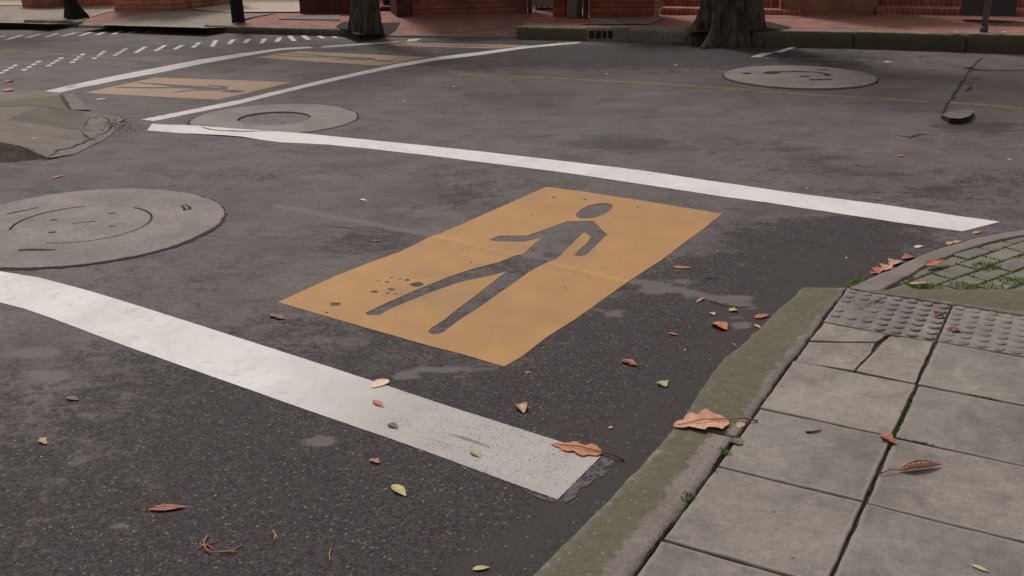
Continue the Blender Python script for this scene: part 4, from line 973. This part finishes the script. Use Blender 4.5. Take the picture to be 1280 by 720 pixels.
twig('dry_stalk',[[(534,662),(545,659),(558,658.5)]],'thin pale curved stalk on dark asphalt near the bottom',r=.0006)
MSTB=simple('twig_brown',lin((110,68,52)),lin((84,52,42)),60,.8)
twig('stem_piece',[[(1007.5,541.5),(1017,541),(1026,539)]],'short brown stick on a paving slab beside the kerb joint',z=ZS,r=.0035,mat=MSTB)
# ------------------------------------------------------------------ left corner ramp
def ramp():
    V={}
    def P(x,y,z): return G(x,y,z)
    tri=[]
    main=[P(-250,134,.10),P(0,133,.10),P(40,131.5,.085),P(87,137,.035),P(112,139,.018),P(150,146.5,.006),P(160,152,.004),P(145,163,.003),P(128,176,.003),P(118,180,.004),P(92,193,.005),P(60,198,.008),P(48,192,.030),P(25,182,.085),P(0,177,.11),P(-250,168,.12)]
    dens=interp(main+[main[0]],260); xy=[(p.x,p.y) for p in main]
    me=fill2d('corner_ramp',[xy],0); bm=bmesh.new(); bm.from_mesh(me); bmesh.ops.triangulate(bm,faces=bm.faces)
    for _ in range(8):
        es=[e for e in bm.edges if e.calc_length()>.07]
        if not es: break
        bmesh.ops.subdivide_edges(bm,edges=es,cuts=1); bmesh.ops.triangulate(bm,faces=bm.faces)
        if len(bm.verts)>14000: break
    for v in bm.verts:
        ws=0;zs=0
        for p in dens:
            w_=1/((p.x-v.co.x)**2+(p.y-v.co.y)**2+1e-6)**1.6; ws+=w_; zs+=w_*p.z
        v.co.z=zs/ws+noise.noise(v.co*5)*.003
    # tone by place
    t1,t2=P(0,150,.1),P(115,165,.02); t3=P(40,132,.08)
    def tn(co):
        # dark mossy wedge between the two slabs of the ramp
        sx=None
        d=(FWD.dot(co-Vector((0,0,CAMZ)))); X=640+F*rr.dot(co-Vector((0,0,CAMZ)))/d; Y=360-F*uu.dot(co-Vector((0,0,CAMZ)))/d
        yl=134+ (0 if X<40 else 0); yb=150+(X-0)*.11
        X+=noise.noise(co*6)*3; Y+=noise.noise(co*7)*1.5
        inside=10<X<108 and (135 if X>45 else 135+(45-X)*.38)<Y<150+(X-10)*.145
        if inside: return (.70,.72,.64)
        if Y>165 and Y>X*-.5+235: return (1.16,1.13,1.12)
        return (1.06,1.03,.99)
    tt=[tn(v.co) for v in bm.verts]
    from mathutils.bvhtree import BVHTree
    tree_=BVHTree.FromBMesh(bm)
    def drop(o,dz=.003):
        for v in o.data.vertices:
            h=tree_.ray_cast(Vector((v.co.x,v.co.y,1)),Vector((0,0,-1)))
            if h[0]: v.co.z=h[0].z+dz
        return o
    o=new_obj('corner_ramp',bm,MISL,kind='structure'); setattr_(o.data,'tint',tt); smooth(o)
    # apron and sloped mossy flank
    bm=bmesh.new(); a=[P(-250,104,.0),P(0,111.5,.004),P(55,113.5,.004),P(76,117,.004)]; b=[P(-250,122,.06),P(0,126,.05),P(40,122.5,.04),P(76,119,.02)]
    for i in range(3): bm.faces.new([bm.verts.new(v) for v in (b[i],b[i+1],a[i+1],a[i])])
    bmesh.ops.recalc_face_normals(bm,faces=bm.faces); o=new_obj('ramp_apron',bm,MISL,kind='structure'); const_attr(o,'tint',(1.1,1.07,1.0))
    bm=bmesh.new(); a=[P(-250,121.7,.061),P(0,125.7,.051),P(40,122.3,.041),P(77,118.7,.021)]; b=[P(-250,134,.101),P(0,133.2,.101),P(40,131.7,.086),P(87,137.2,.036)]
    for i in range(3): bm.faces.new([bm.verts.new(v) for v in (b[i],b[i+1],a[i+1],a[i])])
    bmesh.ops.recalc_face_normals(bm,faces=bm.faces); bmesh.ops.subdivide_edges(bm,edges=bm.edges,cuts=4,use_grid_fill=True); o=new_obj('kerb',bm,MKFAR,kind='structure'); const_attr(o,'tone',(.75,0,0))
    bm=bmesh.new(); q=[P(79,118.5,.02),P(92,117.5,.006),P(113,137,.012),P(89,137,.034)]; face(bm,q[::-1]); bmesh.ops.recalc_face_normals(bm,faces=bm.faces); o=new_obj('ramp_slab',bm,MISL,kind='structure'); const_attr(o,'tint',(1.05,1.02,1.02))
    # mossy kerb face, its black shadow painted into the colour
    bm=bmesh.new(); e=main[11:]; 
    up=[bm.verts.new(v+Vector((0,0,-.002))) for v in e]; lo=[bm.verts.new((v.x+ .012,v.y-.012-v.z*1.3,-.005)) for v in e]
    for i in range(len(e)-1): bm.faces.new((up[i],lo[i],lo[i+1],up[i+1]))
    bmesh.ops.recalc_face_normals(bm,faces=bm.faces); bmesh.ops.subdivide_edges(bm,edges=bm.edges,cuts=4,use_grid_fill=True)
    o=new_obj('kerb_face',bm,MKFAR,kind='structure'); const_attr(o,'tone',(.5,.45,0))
    drop(crack([(60,198),(75,189),(90,185),(107,177),(118,172),(122,171)],.018,z=.012,seed=30,zz=.006))
    drop(crack([(107,148),(112,146.5),(120,145.5),(124,144)],.035,z=.012,seed=31,zz=.02))
    drop(crack([(101,163),(106,168),(112,172),(121,172.5)],.022,z=.012,seed=32,zz=.018))
    drop(crack([(101,163),(104,161.5),(112,161.5),(125,161)],.016,z=.012,seed=33,zz=.018))
    drop(crack([(120,168),(128,166.5)],.04,z=.008,seed=34,zz=.016))
    crack([(75,119),(80,126),(87,136.5)],.025,z=.012,seed=35,zz=.028)
    drop(crack([(124,144),(134,148),(140,156),(133,164),(124,168)],.012,z=.01,seed=41,zz=.01)); drop(crack([(112,146),(108,152),(104,160)],.010,z=.01,seed=42,zz=.02)); drop(crack([(112,172),(120,176),(126,177)],.014,z=.01,seed=43,zz=.006)); drop(crack([(134,148),(145,150),(153,149)],.012,z=.01,seed=44,zz=.006))
    crack([(60,198.5),(75,197),(95,192.5)],.015,z=.008,seed=36,zz=.0)
    # crumbled asphalt where ramp and road meet
    bm=bmesh.new(); rnd=random.Random(8)
    for _ in range(260):
        x=rnd.gauss(146,13); y=rnd.gauss(155,5)+ (x-148)*.1; p=G(x,y,.006); stone(bm,p,rnd.uniform(.003,.008))
    for _ in range(160):
        x=rnd.uniform(100,170); y=160+rnd.gauss(0,7); p=G(x,y,.004); stone(bm,p,rnd.uniform(.003,.007))
    new_obj('asphalt_crumbs',bm,MDRUB,kind='stuff')
MDRUB=simple('crumbled_asphalt',lin((112,104,98)),lin((70,64,61)),20,.95)
ramp()
# ------------------------------------------------------------------ far side: kerb and pavement
KB=[(-700,24,.05),(-250,28,.05),(0,32.5,.05),(28,33,.055)]
def far_kerb(pts,w,z_off=0,moss=.2,seed=0,dark=.0,rad=.02,name='kerb'):
    ow=[];hs_=[]
    for x,y,h in pts: p=G(x,y); ow.append(p.xy); hs_.append(h)
    inn=[p+Vector((.10,1)).normalized()*w for p in ow]; h=sum(hs_)/len(hs_)
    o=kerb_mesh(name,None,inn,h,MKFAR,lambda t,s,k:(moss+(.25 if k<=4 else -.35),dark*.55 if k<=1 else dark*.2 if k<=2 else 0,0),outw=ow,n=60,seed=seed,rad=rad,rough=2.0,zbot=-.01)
    return o
far_kerb([(-700,24,.05),(-250,28,.05),(0,32.5,.05),(28,33,.055)],.16,moss=0,seed=1)
far_kerb([(31,33,.088),(88,34,.088)],.18,moss=.35,seed=2,rad=.03); far_kerb([(89,34,.08),(97,34.3,.08)],.2,moss=.4,seed=3,rad=.03)
far_kerb([(98,34.3,.04),(180,36,.04),(255,38,.04)],.15,moss=0,seed=4,dark=.8)
far_kerb([(256,39.5,.075),(300,42,.083),(360,43.5,.09),(446,46,.105)],.18,moss=.4,seed=5,dark=.6)
far_kerb([(448,46,.028),(540,47,.024),(648,47.8,.022)],.14,moss=-.1,seed=6,dark=.3,rad=.01)
far_kerb([(646,49,.147),(690,50,.15),(733,51,.155)],.2,moss=.5,seed=7,dark=.35)
far_kerb([(786,51.5,.155),(820,52,.155),(858,53.5,.15)],.2,moss=-.1,seed=8,dark=.15,rad=.04)
far_kerb([(940,58,.184),(1066,60,.182)],.16,moss=.55,seed=9,dark=.5); far_kerb([(1067.5,60.1,.182),(1206,65,.196)],.16,moss=.55,seed=10,dark=.6); far_kerb([(1208,65.1,.196),(1300,68.6,.208),(1700,84,.21)],.16,moss=.6,seed=11,dark=.65)
# storm drain block with dark red grated openings
p0=G(733,51).xy; p1=G(786,51.5).xy; t=thing('storm_drain',(p0.x,p0.y,0),'kerb drain block with dark red barred openings at the far kerb','storm drain')
bm=bmesh.new(); wallbox(bm,p0,p1,.25,-.01,.157); bmesh.ops.bevel(bm,geom=[e for e in bm.edges if e.calc_length()>.1 and all(v.co.z>.1 for v in e.verts)],offset=.02,segments=2,affect='EDGES'); o=new_obj('block',bm,MKFAR,t); const_attr(o,'tone',(.15,0.0,0))
for i,(a,b,mt) in enumerate(((736,743,MDRED),(744.5,751.5,MDRED),(753,758,MDK),(760,765.5,MDK))):
    A_=p0.lerp(p1,(a-733)/53); B_=p0.lerp(p1,(b-733)/53); n_=Vector((0,-.006)); bm=bmesh.new(); wallbox(bm,A_+n_,B_+n_,.02,.03,.125); fr=new_obj('opening',bm,mt,t)
    bm=bmesh.new(); C_=A_.lerp(B_,.5); wallbox(bm,C_+n_*2.2-Vector((.004,0)),C_+n_*2.2+Vector((.004,0)),.01,.03,.125); wallbox(bm,A_+n_*2.0,B_+n_*2.0,.01,.072,.080); new_obj('bar',bm,MDK,fr,loc=(0,0,0))
# pavement sheet
kb=[(-700,24,.05),(-250,28,.05),(0,32.5,.05),(97,34.3,.045),(255,38,.045),(300,42,.083),(446,46,.10),(449,46,.028),(648,47.8,.022),(652,49,.15),(733,51,.155),(860,53.5,.155),(940,58,.184),(1066,60,.182),(1300,68.6,.208),(1700,84,.21)]
bm=bmesh.new(); cols_=[]
def zpav(x): return .13
n=240; kp=[Vector((*G(x,y).xy,h)) for x,y,h in kb]
kk=[]
for a,b in zip(kp,kp[1:]):
    m=max(2,int((b-a).length/.2))
    for i in range(m): kk.append(a.lerp(b,i/m))
kk.append(kp[-1])
offs=[.10,.35,.9,2.0,6.0,26]
for p in kk:
    row=[]
    zb=max(.12,min(.2,p.z)) if p.x>0 else .12
    for i,o1 in enumerate(offs):
        q=p.xy+Vector((.10,1)).normalized()*o1
        z=(p.z-.004) if i==0 else (p.z*.6+zb*.4 if i==1 else zb if i<4 else .13)
        if i==0 and p.z<.03: z=p.z-.004
        row.append(bm.verts.new((q.x,q.y,z)))
    cols_.append(row)
for a,b in zip(cols_,cols_[1:]):
    for i in range(len(offs)-1): bm.faces.new((a[i],b[i],b[i+1],a[i+1]))
bmesh.ops.recalc_face_normals(bm,faces=bm.faces)
new_obj('far_pavement',bm,MPAV,kind='structure')
def zat(p):
    best=min(kk,key=lambda q:abs(q.x-p.x)); zb=max(.12,min(.2,best.z)) if best.x>0 else .12; o1=(p-best.xy).length
    pts=[(offs[0],best.z-.004),(offs[1],best.z*.6+zb*.4),(offs[2],zb),(offs[3],zb),(offs[4],.13),(offs[5],.13)]
    for (a,za),(b,zb2) in zip(pts,pts[1:]):
        if o1<=b: return za+(zb2-za)*max(0,(o1-a))/(b-a)
    return .13
def sheet(name,px,mat,dz,kind='structure',tint=(1.15,1.13,1.12),z=.125):
    """paving panel that follows the pavement"""
    poly=[G(x,y,z).xy for x,y in px]; xs=[p.x for p in poly]; ys=[p.y for p in poly]
    me=fill2d(name,[jag([(p.x,p.y) for p in poly],0.0,.12,1)],0); bm=bmesh.new(); bm.from_mesh(me)
    bmesh.ops.triangulate(bm,faces=bm.faces)
    for _ in range(3):
        es=[e for e in bm.edges if e.calc_length()>.3]
        if not es: break
        bmesh.ops.subdivide_edges(bm,edges=es,cuts=1); bmesh.ops.triangulate(bm,faces=bm.faces)
    for v in bm.verts: v.co.z=zat(v.co.xy)+dz
    bm.to_mesh(me); bm.free(); o=new_obj(name,me,mat,kind=kind); const_attr(o,'tint',tint); return o
sheet('pavement_panel',[(-240,25),(-240,2),(0,2),(55,3),(84,9.5),(143,6.5),(143,14),(105,20),(60,27.3),(30,25.5)],MGRY,.008)
sheet('pavement_panel',[(100,27.5),(180,16),(232,13.6),(300,14.5),(300,26),(255,33),(150,29)],MGRY,.008)
sheet('pavement_panel',[(300,17.5),(345,17),(300,24.5)],MGRY,.012,tint=(.8,.8,.8)); sheet('pavement_panel',[(345,23.8),(368,20),(425,19.5),(425,25)],MGRY,.012,tint=(.75,.75,.78))
sheet('driveway',[(240,12.3),(300,3.5),(300,-30),(376,-30),(376,15.6),(282,16)],MPAL,.018); sheet('driveway',[(-240,7),(-240,-20),(28,-20),(28,7.4)],MPAL,.018,tint=(1.1,1.08,1.1))
sheet('pavement_panel',[(752,24.6),(832,24.2),(812,31.6),(724,31.6)],MGRY,.012,tint=(.82,.84,.82),z=.15)
# ------------------------------------------------------------------ walls and steps behind
ZW=.10; ZP=.13
def W(x,y,z=ZP): return G(x,y,z).xy
def brick_wall(label,px0,px1,depth,h,mat,name='brick_wall',z=ZP,cap=None,cat='wall'):
    a,b=W(*px0,z),W(*px1,z); t=thing(name,(a.x,a.y,ZW),label,cat); bm=bmesh.new(); wallbox(bm,a,b,depth,ZW,h); new_obj('masonry',bm,mat,t)
    bm=bmesh.new(); u_=(b-a).normalized(); n_=Vector((-u_.y,u_.x)); wallbox(bm,a-n_*.03-u_*.03,b-n_*.03+u_*.03,depth+.06,h+.002,h+.08); o=new_obj('coping',bm,MGRY,t); const_attr(o,'tint',(.8,.8,.8)); return t
# curved planter
cpt=[W(28,8.6),W(38,9.4),W(50,9.7),W(62,9.5),W(75,8.8),W(86,7.6)]; back=[p+Vector((.1,.9)) for p in cpt[::-1]]
t=thing('brick_planter',(cpt[0].x,cpt[0].y,ZW),'rounded brick planter of upright bricks at the upper left','planter'); bm=bmesh.new(); prism_walls(bm,[tuple(p) for p in cpt+back],ZW,.62,False); new_obj('brick_ring',bm,MSOLL:=brickmat('light_soldier_brick',(lin((158,100,80)),lin((134,82,66))),lin((120,96,80)),bw=.3,bh=.065,soldier=True,dirt=.2),t)
me=fill2d('soil_fill',[cpt+back],.56); new_obj('soil_fill',me,MSOIL,t)
brick_wall('low dark red brick wall behind the leaning thin tree',(86,7.2),(143,5.2),.3,1.1,MBRL)
# corner pillar with receding side
a,b,c=W(143,12.6),W(215,12.7),W(300,3.9); d=a+(c-b); t=thing('brick_wall',(a.x,a.y,ZW),'corner of orange brick wall standing between the two thin trees','wall')
bm=bmesh.new(); prism_walls(bm,[tuple(a),tuple(b),tuple(c),tuple(d)],ZW,1.5,True); new_obj('masonry',bm,MBRL,t); bm=bmesh.new(); prism_walls(bm,[tuple(p) for p in inset([a,b,c,d],-.04)],1.502,1.6,True); o=new_obj('coping',bm,MGRY,t); const_attr(o,'tint',(.9,.9,.9))
t=thing('brick_planter',(*W(375,16),ZW),'dark brick planter of upright bricks left of the mossy tree','planter'); a,b=W(375,16),W(446,16.4); bm=bmesh.new(); wallbox(bm,a,b,.9,ZW,.6); new_obj('brick_ring',bm,brickmat('dark_soldier_brick',(lin((104,54,46)),lin((80,42,38))),lin((70,48,42)),bw=.3,bh=.065,soldier=True,dirt=.3),t); bm=bmesh.new(); u_=(b-a).normalized(); n_=Vector((-u_.y,u_.x)); wallbox(bm,a+n_*.1+u_*.1,b+n_*.1-u_*.1,.7,.55,.64); new_obj('soil_fill',bm,MSOIL,t)
def steps(label,px0,px1,levels,mat,name='brick_steps',wall=True,z=ZP):
    a,b=W(*px0,z),W(*px1,z); u_=(b-a).normalized(); n_=Vector((-u_.y,u_.x)); t=thing(name,(a.x,a.y,ZW),label,'steps')
    for i,(off,z0,z1) in enumerate(levels):
        bm=bmesh.new(); wallbox(bm,a+n_*off,b+n_*off,2.2-off,z0,z1); bmesh.ops.bevel(bm,geom=[e for e in bm.edges if e.calc_length()>.5 and all(v.co.z>z1-.01 for v in e.verts)],offset=.02,segments=3,affect='EDGES'); new_obj('step',bm,mat,t)
    return t
steps('dark recessed steps between the mossy tree and the dark brick wall',(474,13),(497,13),[(0,ZW,.18),(.35,.18,.34)],MBRD)
brick_wall('narrow dark brick pier right of the dark steps',(496,20.5),(514,20),.8,2.9,MBRD,'brick_pier',cat='pier')
brick_wall('long dark red brick wall behind the dropped kerb',(515,19),(659,15.6),.35,2.8,MBR)
# downpipe, cabinet
def pipe(label,x,y,r,h,z=ZP,mat=None):
    p=W(x,y,z); t=thing('drain_pipe',(p.x,p.y,ZW),label,'pipe','drain pipes on the far walls'); bm=bmesh.new(); tube(bm,[(p.x,p.y,ZW),(p.x,p.y,h)],r,14); smooth(new_obj('tube',bm,mat or MPIPE,t))
    for zz in (.8,2.0): bm=bmesh.new(); tube(bm,[(p.x,p.y,zz),(p.x,p.y,zz+.04)],r*1.25,14); smooth(new_obj('bracket',bm,MPIPE,t))
pipe('thin grey pipe at the end of the dark red brick wall',662.5,15.8,.03,2.8)
a,b=W(667,15.2),W(690.5,15.2); t=thing('metal_cabinet',(a.x,a.y,ZW),'pale grey metal cabinet on short feet between brick piers','cabinet'); u_=(b-a).normalized(); n_=Vector((-u_.y,u_.x))
bm=bmesh.new(); wallbox(bm,a+n_*.15,b+n_*.15,.4,.19,1.5); bmesh.ops.bevel(bm,geom=bm.edges[:],offset=.008,segments=2,affect='EDGES'); new_obj('body',bm,MCAB,t)
for s in (0.03,.10,.20): bm=bmesh.new(); wallbox(bm,a+n_*.18+u_*s,a+n_*.18+u_*(s+.025),.04,ZW,.19); new_obj('foot',bm,MDK,t)
bm=bmesh.new(); wallbox(bm,a+n_*.144+u_*.02,b+n_*.144-u_*.02,.006,.24,1.45); new_obj('door',bm,MCAB,t)
brick_wall('bright orange brick pier left of the stone pier',(691,23.5),(706.5,23.6),.5,2.9,brickmat('bright_brick',(lin((150,78,56)),lin((128,64,46))),lin((116,72,54))),'brick_pier',cat='pier')
t=brick_wall('grey-brown rough stone pier beside the two pipes',(708,25.2),(720.5,25.4),.4,2.9,MSTN,'stone_pier',cat='pier')
for o in t.children:
    if o.name.startswith('masonry'): const_attr(o,'tint',(1,1,1))
pipe('left of two green-grey drain pipes beside the stone pier',725.2,25.6,.022,2.9,mat=simple('green_grey_pipe',lin((84,88,80)),lin((62,68,62)),9,.5)); pipe('thicker right one of two green-grey drain pipes beside the stone pier',732,25.6,.034,2.9,mat=bpy.data.materials['green_grey_pipe'])
brick_wall('red brick wall between the drain pipes and the brick steps',(737,23.8),(817,23.4),.35,2.8,MBR.copy() if False else brickmat('warm_brick',(lin((160,90,70)),lin((136,76,60))),lin((96,68,56))))
brick_wall('notched end pier of the red brick wall at the left of the steps',(817,23.6),(824,23.5),.3,2.7,MBRL,'brick_pier',cat='pier')
steps('rounded red brick steps behind the big tree',(824,21.6),(1001,25.2),[(0.08,ZW,.245),(.45,.245,.40),(.85,.40,.55)],MSOL)
brick_wall('tan and red brick wall right of the big tree',(975,22.6),(1095,22.8),.5,2.7,MBRT)
steps('long red brick steps of upright bricks at the upper right',(1094.5,23.8),(1420,30),[(0,ZW,.275),(.42,.275,.44),(.85,.44,.6)],MSOL)
a,b=W(1200,18.5,.275),W(1269,20.5,.275); u_=(b-a).normalized(); n_=Vector((-u_.y,u_.x))
for k,(s0,s1,lab) in enumerate(((0,.41,'dark grey metal box left of the grey post on the brick steps'),(.44,1,'dark grey metal box right of the grey post on the brick steps'))):
    A_,B_=a.lerp(b,s0),a.lerp(b,s1); A_-=n_*.05; B_-=n_*.05; t=thing('metal_box',(A_.x,A_.y,.28),lab,'metal box','grey metal boxes on the steps'); bm=bmesh.new(); wallbox(bm,A_+n_*.0,B_+n_*.0,.35,.279,.95); bmesh.ops.bevel(bm,geom=bm.edges[:],offset=.01,segments=2,affect='EDGES'); new_obj('body',bm,MDCAB,t); bm=bmesh.new(); wallbox(bm,A_-n_*.012-u_*.01,B_-n_*.012+u_*.01,.38,.952,.98); new_obj('lid',bm,MDCAB,t)
p=W(1229.5,40.5,.2); t=thing('street_post',(p.x,p.y,.18),'slender grey metal post on the far right pavement','post'); bm=bmesh.new(); tube(bm,[(p.x,p.y,.17),(p.x+.012,p.y,3.0)],.035,16); smooth(new_obj('pole',bm,MPOST,t)); bm=bmesh.new(); tube(bm,[(p.x,p.y,.17),(p.x,p.y,.27)],.043,16); smooth(new_obj('base_sleeve',bm,MDCAB,t))
bm=bmesh.new(); box(bm,(p.x+.012,p.y-.04),(1,0),(0,1),.25,.006,2.35,2.95); new_obj('sign_plate',bm,MPOST,t)
# building line further back
def building(label,x0,y0,x1,y1,h,mat,doors=()):
    a=Vector((x0,y0)); b=Vector((x1,y1)); u_=(b-a).normalized(); n_=Vector((-u_.y,u_.x)); L=(b-a).length; t=thing('brick_building',(a.x,a.y,ZW),label,'building'); bm=bmesh.new(); wallbox(bm,a,b,6,ZW-.05,h); new_obj('wall',bm,mat,t)
    bm=bmesh.new(); wallbox(bm,a-n_*.25-u_*.1,b-n_*.25+u_*.1,6.4,h+.002,h+.22); o=new_obj('roof',bm,MGRY,t); const_attr(o,'tint',(.6,.55,.5))
    k=1.2
    while k<L-1.6:
        for z0 in ((1.3,4.3) if h>6.5 else (1.3,)):
            p=a+u_*k-n_*.03; q=a+u_*(k+1.2)-n_*.03; bm=bmesh.new(); wallbox(bm,p,q,.04,z0,z0+.08);wallbox(bm,p,q,.04,z0+1.42,z0+1.5); wallbox(bm,p,p+u_*.08,.04,z0+.08,z0+1.42); wallbox(bm,q-u_*.08,q,.04,z0+.08,z0+1.42); wallbox(bm,p+u_*.57,p+u_*.63,.04,z0+.08,z0+1.42); f=new_obj('window',bm,MFRAME,t); bm=bmesh.new(); wallbox(bm,p+u_*.08+n_*.012,q-u_*.08+n_*.012,.01,z0+.08,z0+1.42); new_obj('pane',bm,MGLASS,f,loc=(0,0,0))
        k+=2.7
building('red brick building with windows behind the left driveway',-13,21.2,-4.2,20.2,3.4,MBRL)
building('dark brick building with windows behind the middle walls',-3.0,19.4,3.0,18.0,3.6,MBRD)
building('red brick building with windows behind the right steps',3.1,17.4,11,15.9,4.2,MBR)
# ------------------------------------------------------------------ trees
def tree(label,px,r0,r1,h,flare,mat,lean=(0,0),seed=0,z=ZP,crown_r=2.0,nleaf=2600,lobes=7,nz=60,back=0.0,trunk_bits=1.0,split=2.6):
    p=G(*px,z); c=Vector((p.x,p.y+r0+back,0)); t=thing('tree',(c.x,c.y,z),label,'tree'); rnd=random.Random(seed); bm=bmesh.new(); rings=[]; seg=72
    for i in range(nz+1):
        q=(i/nz)**2.2; zz=z-.15+q*(split+.15); hz=max(0,zz-z); cc=c+Vector((lean[0]*hz,lean[1]*hz,0)); row=[]
        for k in range(seg):
            a=2*math.pi*k/seg; d=Vector((math.cos(a),math.sin(a),0))
            lob=max(0,noise.noise(Vector((math.cos(a)*lobes*.35,math.sin(a)*lobes*.35,seed))))*1.6+.35
            r=r0+(r1-r0)*(hz/split)+flare*lob*math.exp(-hz/.13)+flare*.4*math.exp(-hz/.4)*lob
            r*=1+trunk_bits*(.10*noise.noise(Vector((math.cos(a)*3,math.sin(a)*3,zz*1.2+seed)))+.07*noise.noise(Vector((math.cos(a)*9,math.sin(a)*9,zz*3)))+.05*noise.noise(Vector((math.cos(a)*22,math.sin(a)*22,zz*9))))
            v=cc+d*r; row.append(bm.verts.new((v.x,v.y,zz)))
        rings.append(row)
    for A_,B_ in zip(rings,rings[1:]):
        for k in range(seg): bm.faces.new((A_[k],A_[(k+1)%seg],B_[(k+1)%seg],B_[k]))
    top=c+Vector((lean[0]*split,lean[1]*split,0)); tips=[]
    for k in range(6):
        a=k*1.05+rnd.uniform(-.3,.3); L=crown_r*rnd.uniform(.6,.95); e=Vector((top.x+math.cos(a)*L,top.y+math.sin(a)*L,split+z+rnd.uniform(.5,1.6)*crown_r*.6)); m=Vector((top.x,top.y,split-.1)).lerp(e,.5)+Vector((0,0,.25)); tube(bm,catmull([Vector((top.x,top.y,split-.15)),m,e],5),r1*.55,10,r1*.1); tips+= [e,m]
    smooth(new_obj('trunk',bm,mat,t))
    bm=bmesh.new()
    cl=[(tt+Vector((rnd.uniform(-.5,.5),rnd.uniform(-.5,.5),rnd.uniform(-.2,.7))),rnd.uniform(.45,.8)*crown_r*.5) for tt in tips for _ in range(2)]
    for _ in range(nleaf):
        cc,rd=rnd.choice(cl); v=Vector((rnd.gauss(0,1),rnd.gauss(0,1),rnd.gauss(0,.8))); v=v.normalized()*rd*rnd.random()**.45; q=cc+v; s=rnd.uniform(.05,.10)
        n1=Vector((rnd.gauss(0,1),rnd.gauss(0,1),rnd.gauss(0,1))).normalized(); n2=n1.orthogonal().normalized()
        bm.faces.new([bm.verts.new(q+w_) for w_ in (-n1*s,n2*s*.5,n1*s,-n2*s*.5)])
    new_obj('crown',bm,MCROWN,t); return t
tree('massive old tree with flared rough trunk breaking the far kerb',(917,55),.335,.31,5,.21,MBARK,seed=4,z=.02,crown_r=2.2,nleaf=2600,back=-.06,trunk_bits=1.3,split=3.6)
tree('dark mossy thick tree at the end of the kerb left of the dropped kerb',(455,37.5),.175,.165,5,.035,MBARK,seed=8,z=.1,crown_r=2.2,nleaf=1500,back=.0,split=3.4)
tree('slim straight dark trunk beside the pale driveway',(296.5,26.2),.082,.075,4,.008,MBARKD,seed=9,z=.12,crown_r=1.5,nleaf=800,split=2.6,nz=24,lean=(-.03,0))
tree('thin leaning dark trunk with a spreading foot at the upper left',(93,20),.055,.05,4,.10,MBARKD,seed=13,z=.12,crown_r=1.4,nleaf=700,split=2.6,nz=40,lean=(-.30,.05))
# soil and rubble round the trees
def pit(px,z,dz,nm='tree_pit'): 
    sheet(nm,px,MSOIL,.007,z=z)
pit([(420,33),(430,29),(500,29),(495,33),(470,40),(446,43)],.1,.02); pit([(940,38),(900,30),(960,27),(990,34),(975,37.5)],.19,.02)
pit([(858,40),(870,30),(950,30),(955,37)],.17,.02)
def rock(bm,p,s,sd):
    r=bmesh.ops.create_icosphere(bm,subdivisions=2,radius=1)
    for v in r['verts']:
        n_=noise.noise(v.co*1.7+Vector((sd,0,0)))*.5+1; v.co=Vector((v.co.x*s[0]*n_,v.co.y*s[1]*n_,v.co.z*s[2]*n_))+p
for i,(x,y,s,lab) in enumerate(((874,52,(.055,.05,.07),'pale broken stone at the foot of the big tree'),(846,52.5,(.09,.06,.05),'rough broken concrete lump at the end of the kerb by the big tree'),(863,53,(.03,.03,.02),'small stone between concrete lump and big tree'),(880,54,(.025,.03,.02),'small pebble in the gutter under the big tree'),(465,37.5,(.03,.03,.03),'small grey stones at the foot of the mossy tree'),(459,36.5,(.025,.03,.035),'reddish pebble at the foot of the mossy tree'))):
    p=G(x,y); bm=bmesh.new(); rock(bm,Vector((p.x,p.y,s[2]*.6+(.05 if x<500 else 0))),s,i); o=new_obj('rubble_stone',bm,MMAN,label=lab,cat='stone'); const_attr(o,'tint',(.85,.84,.82))
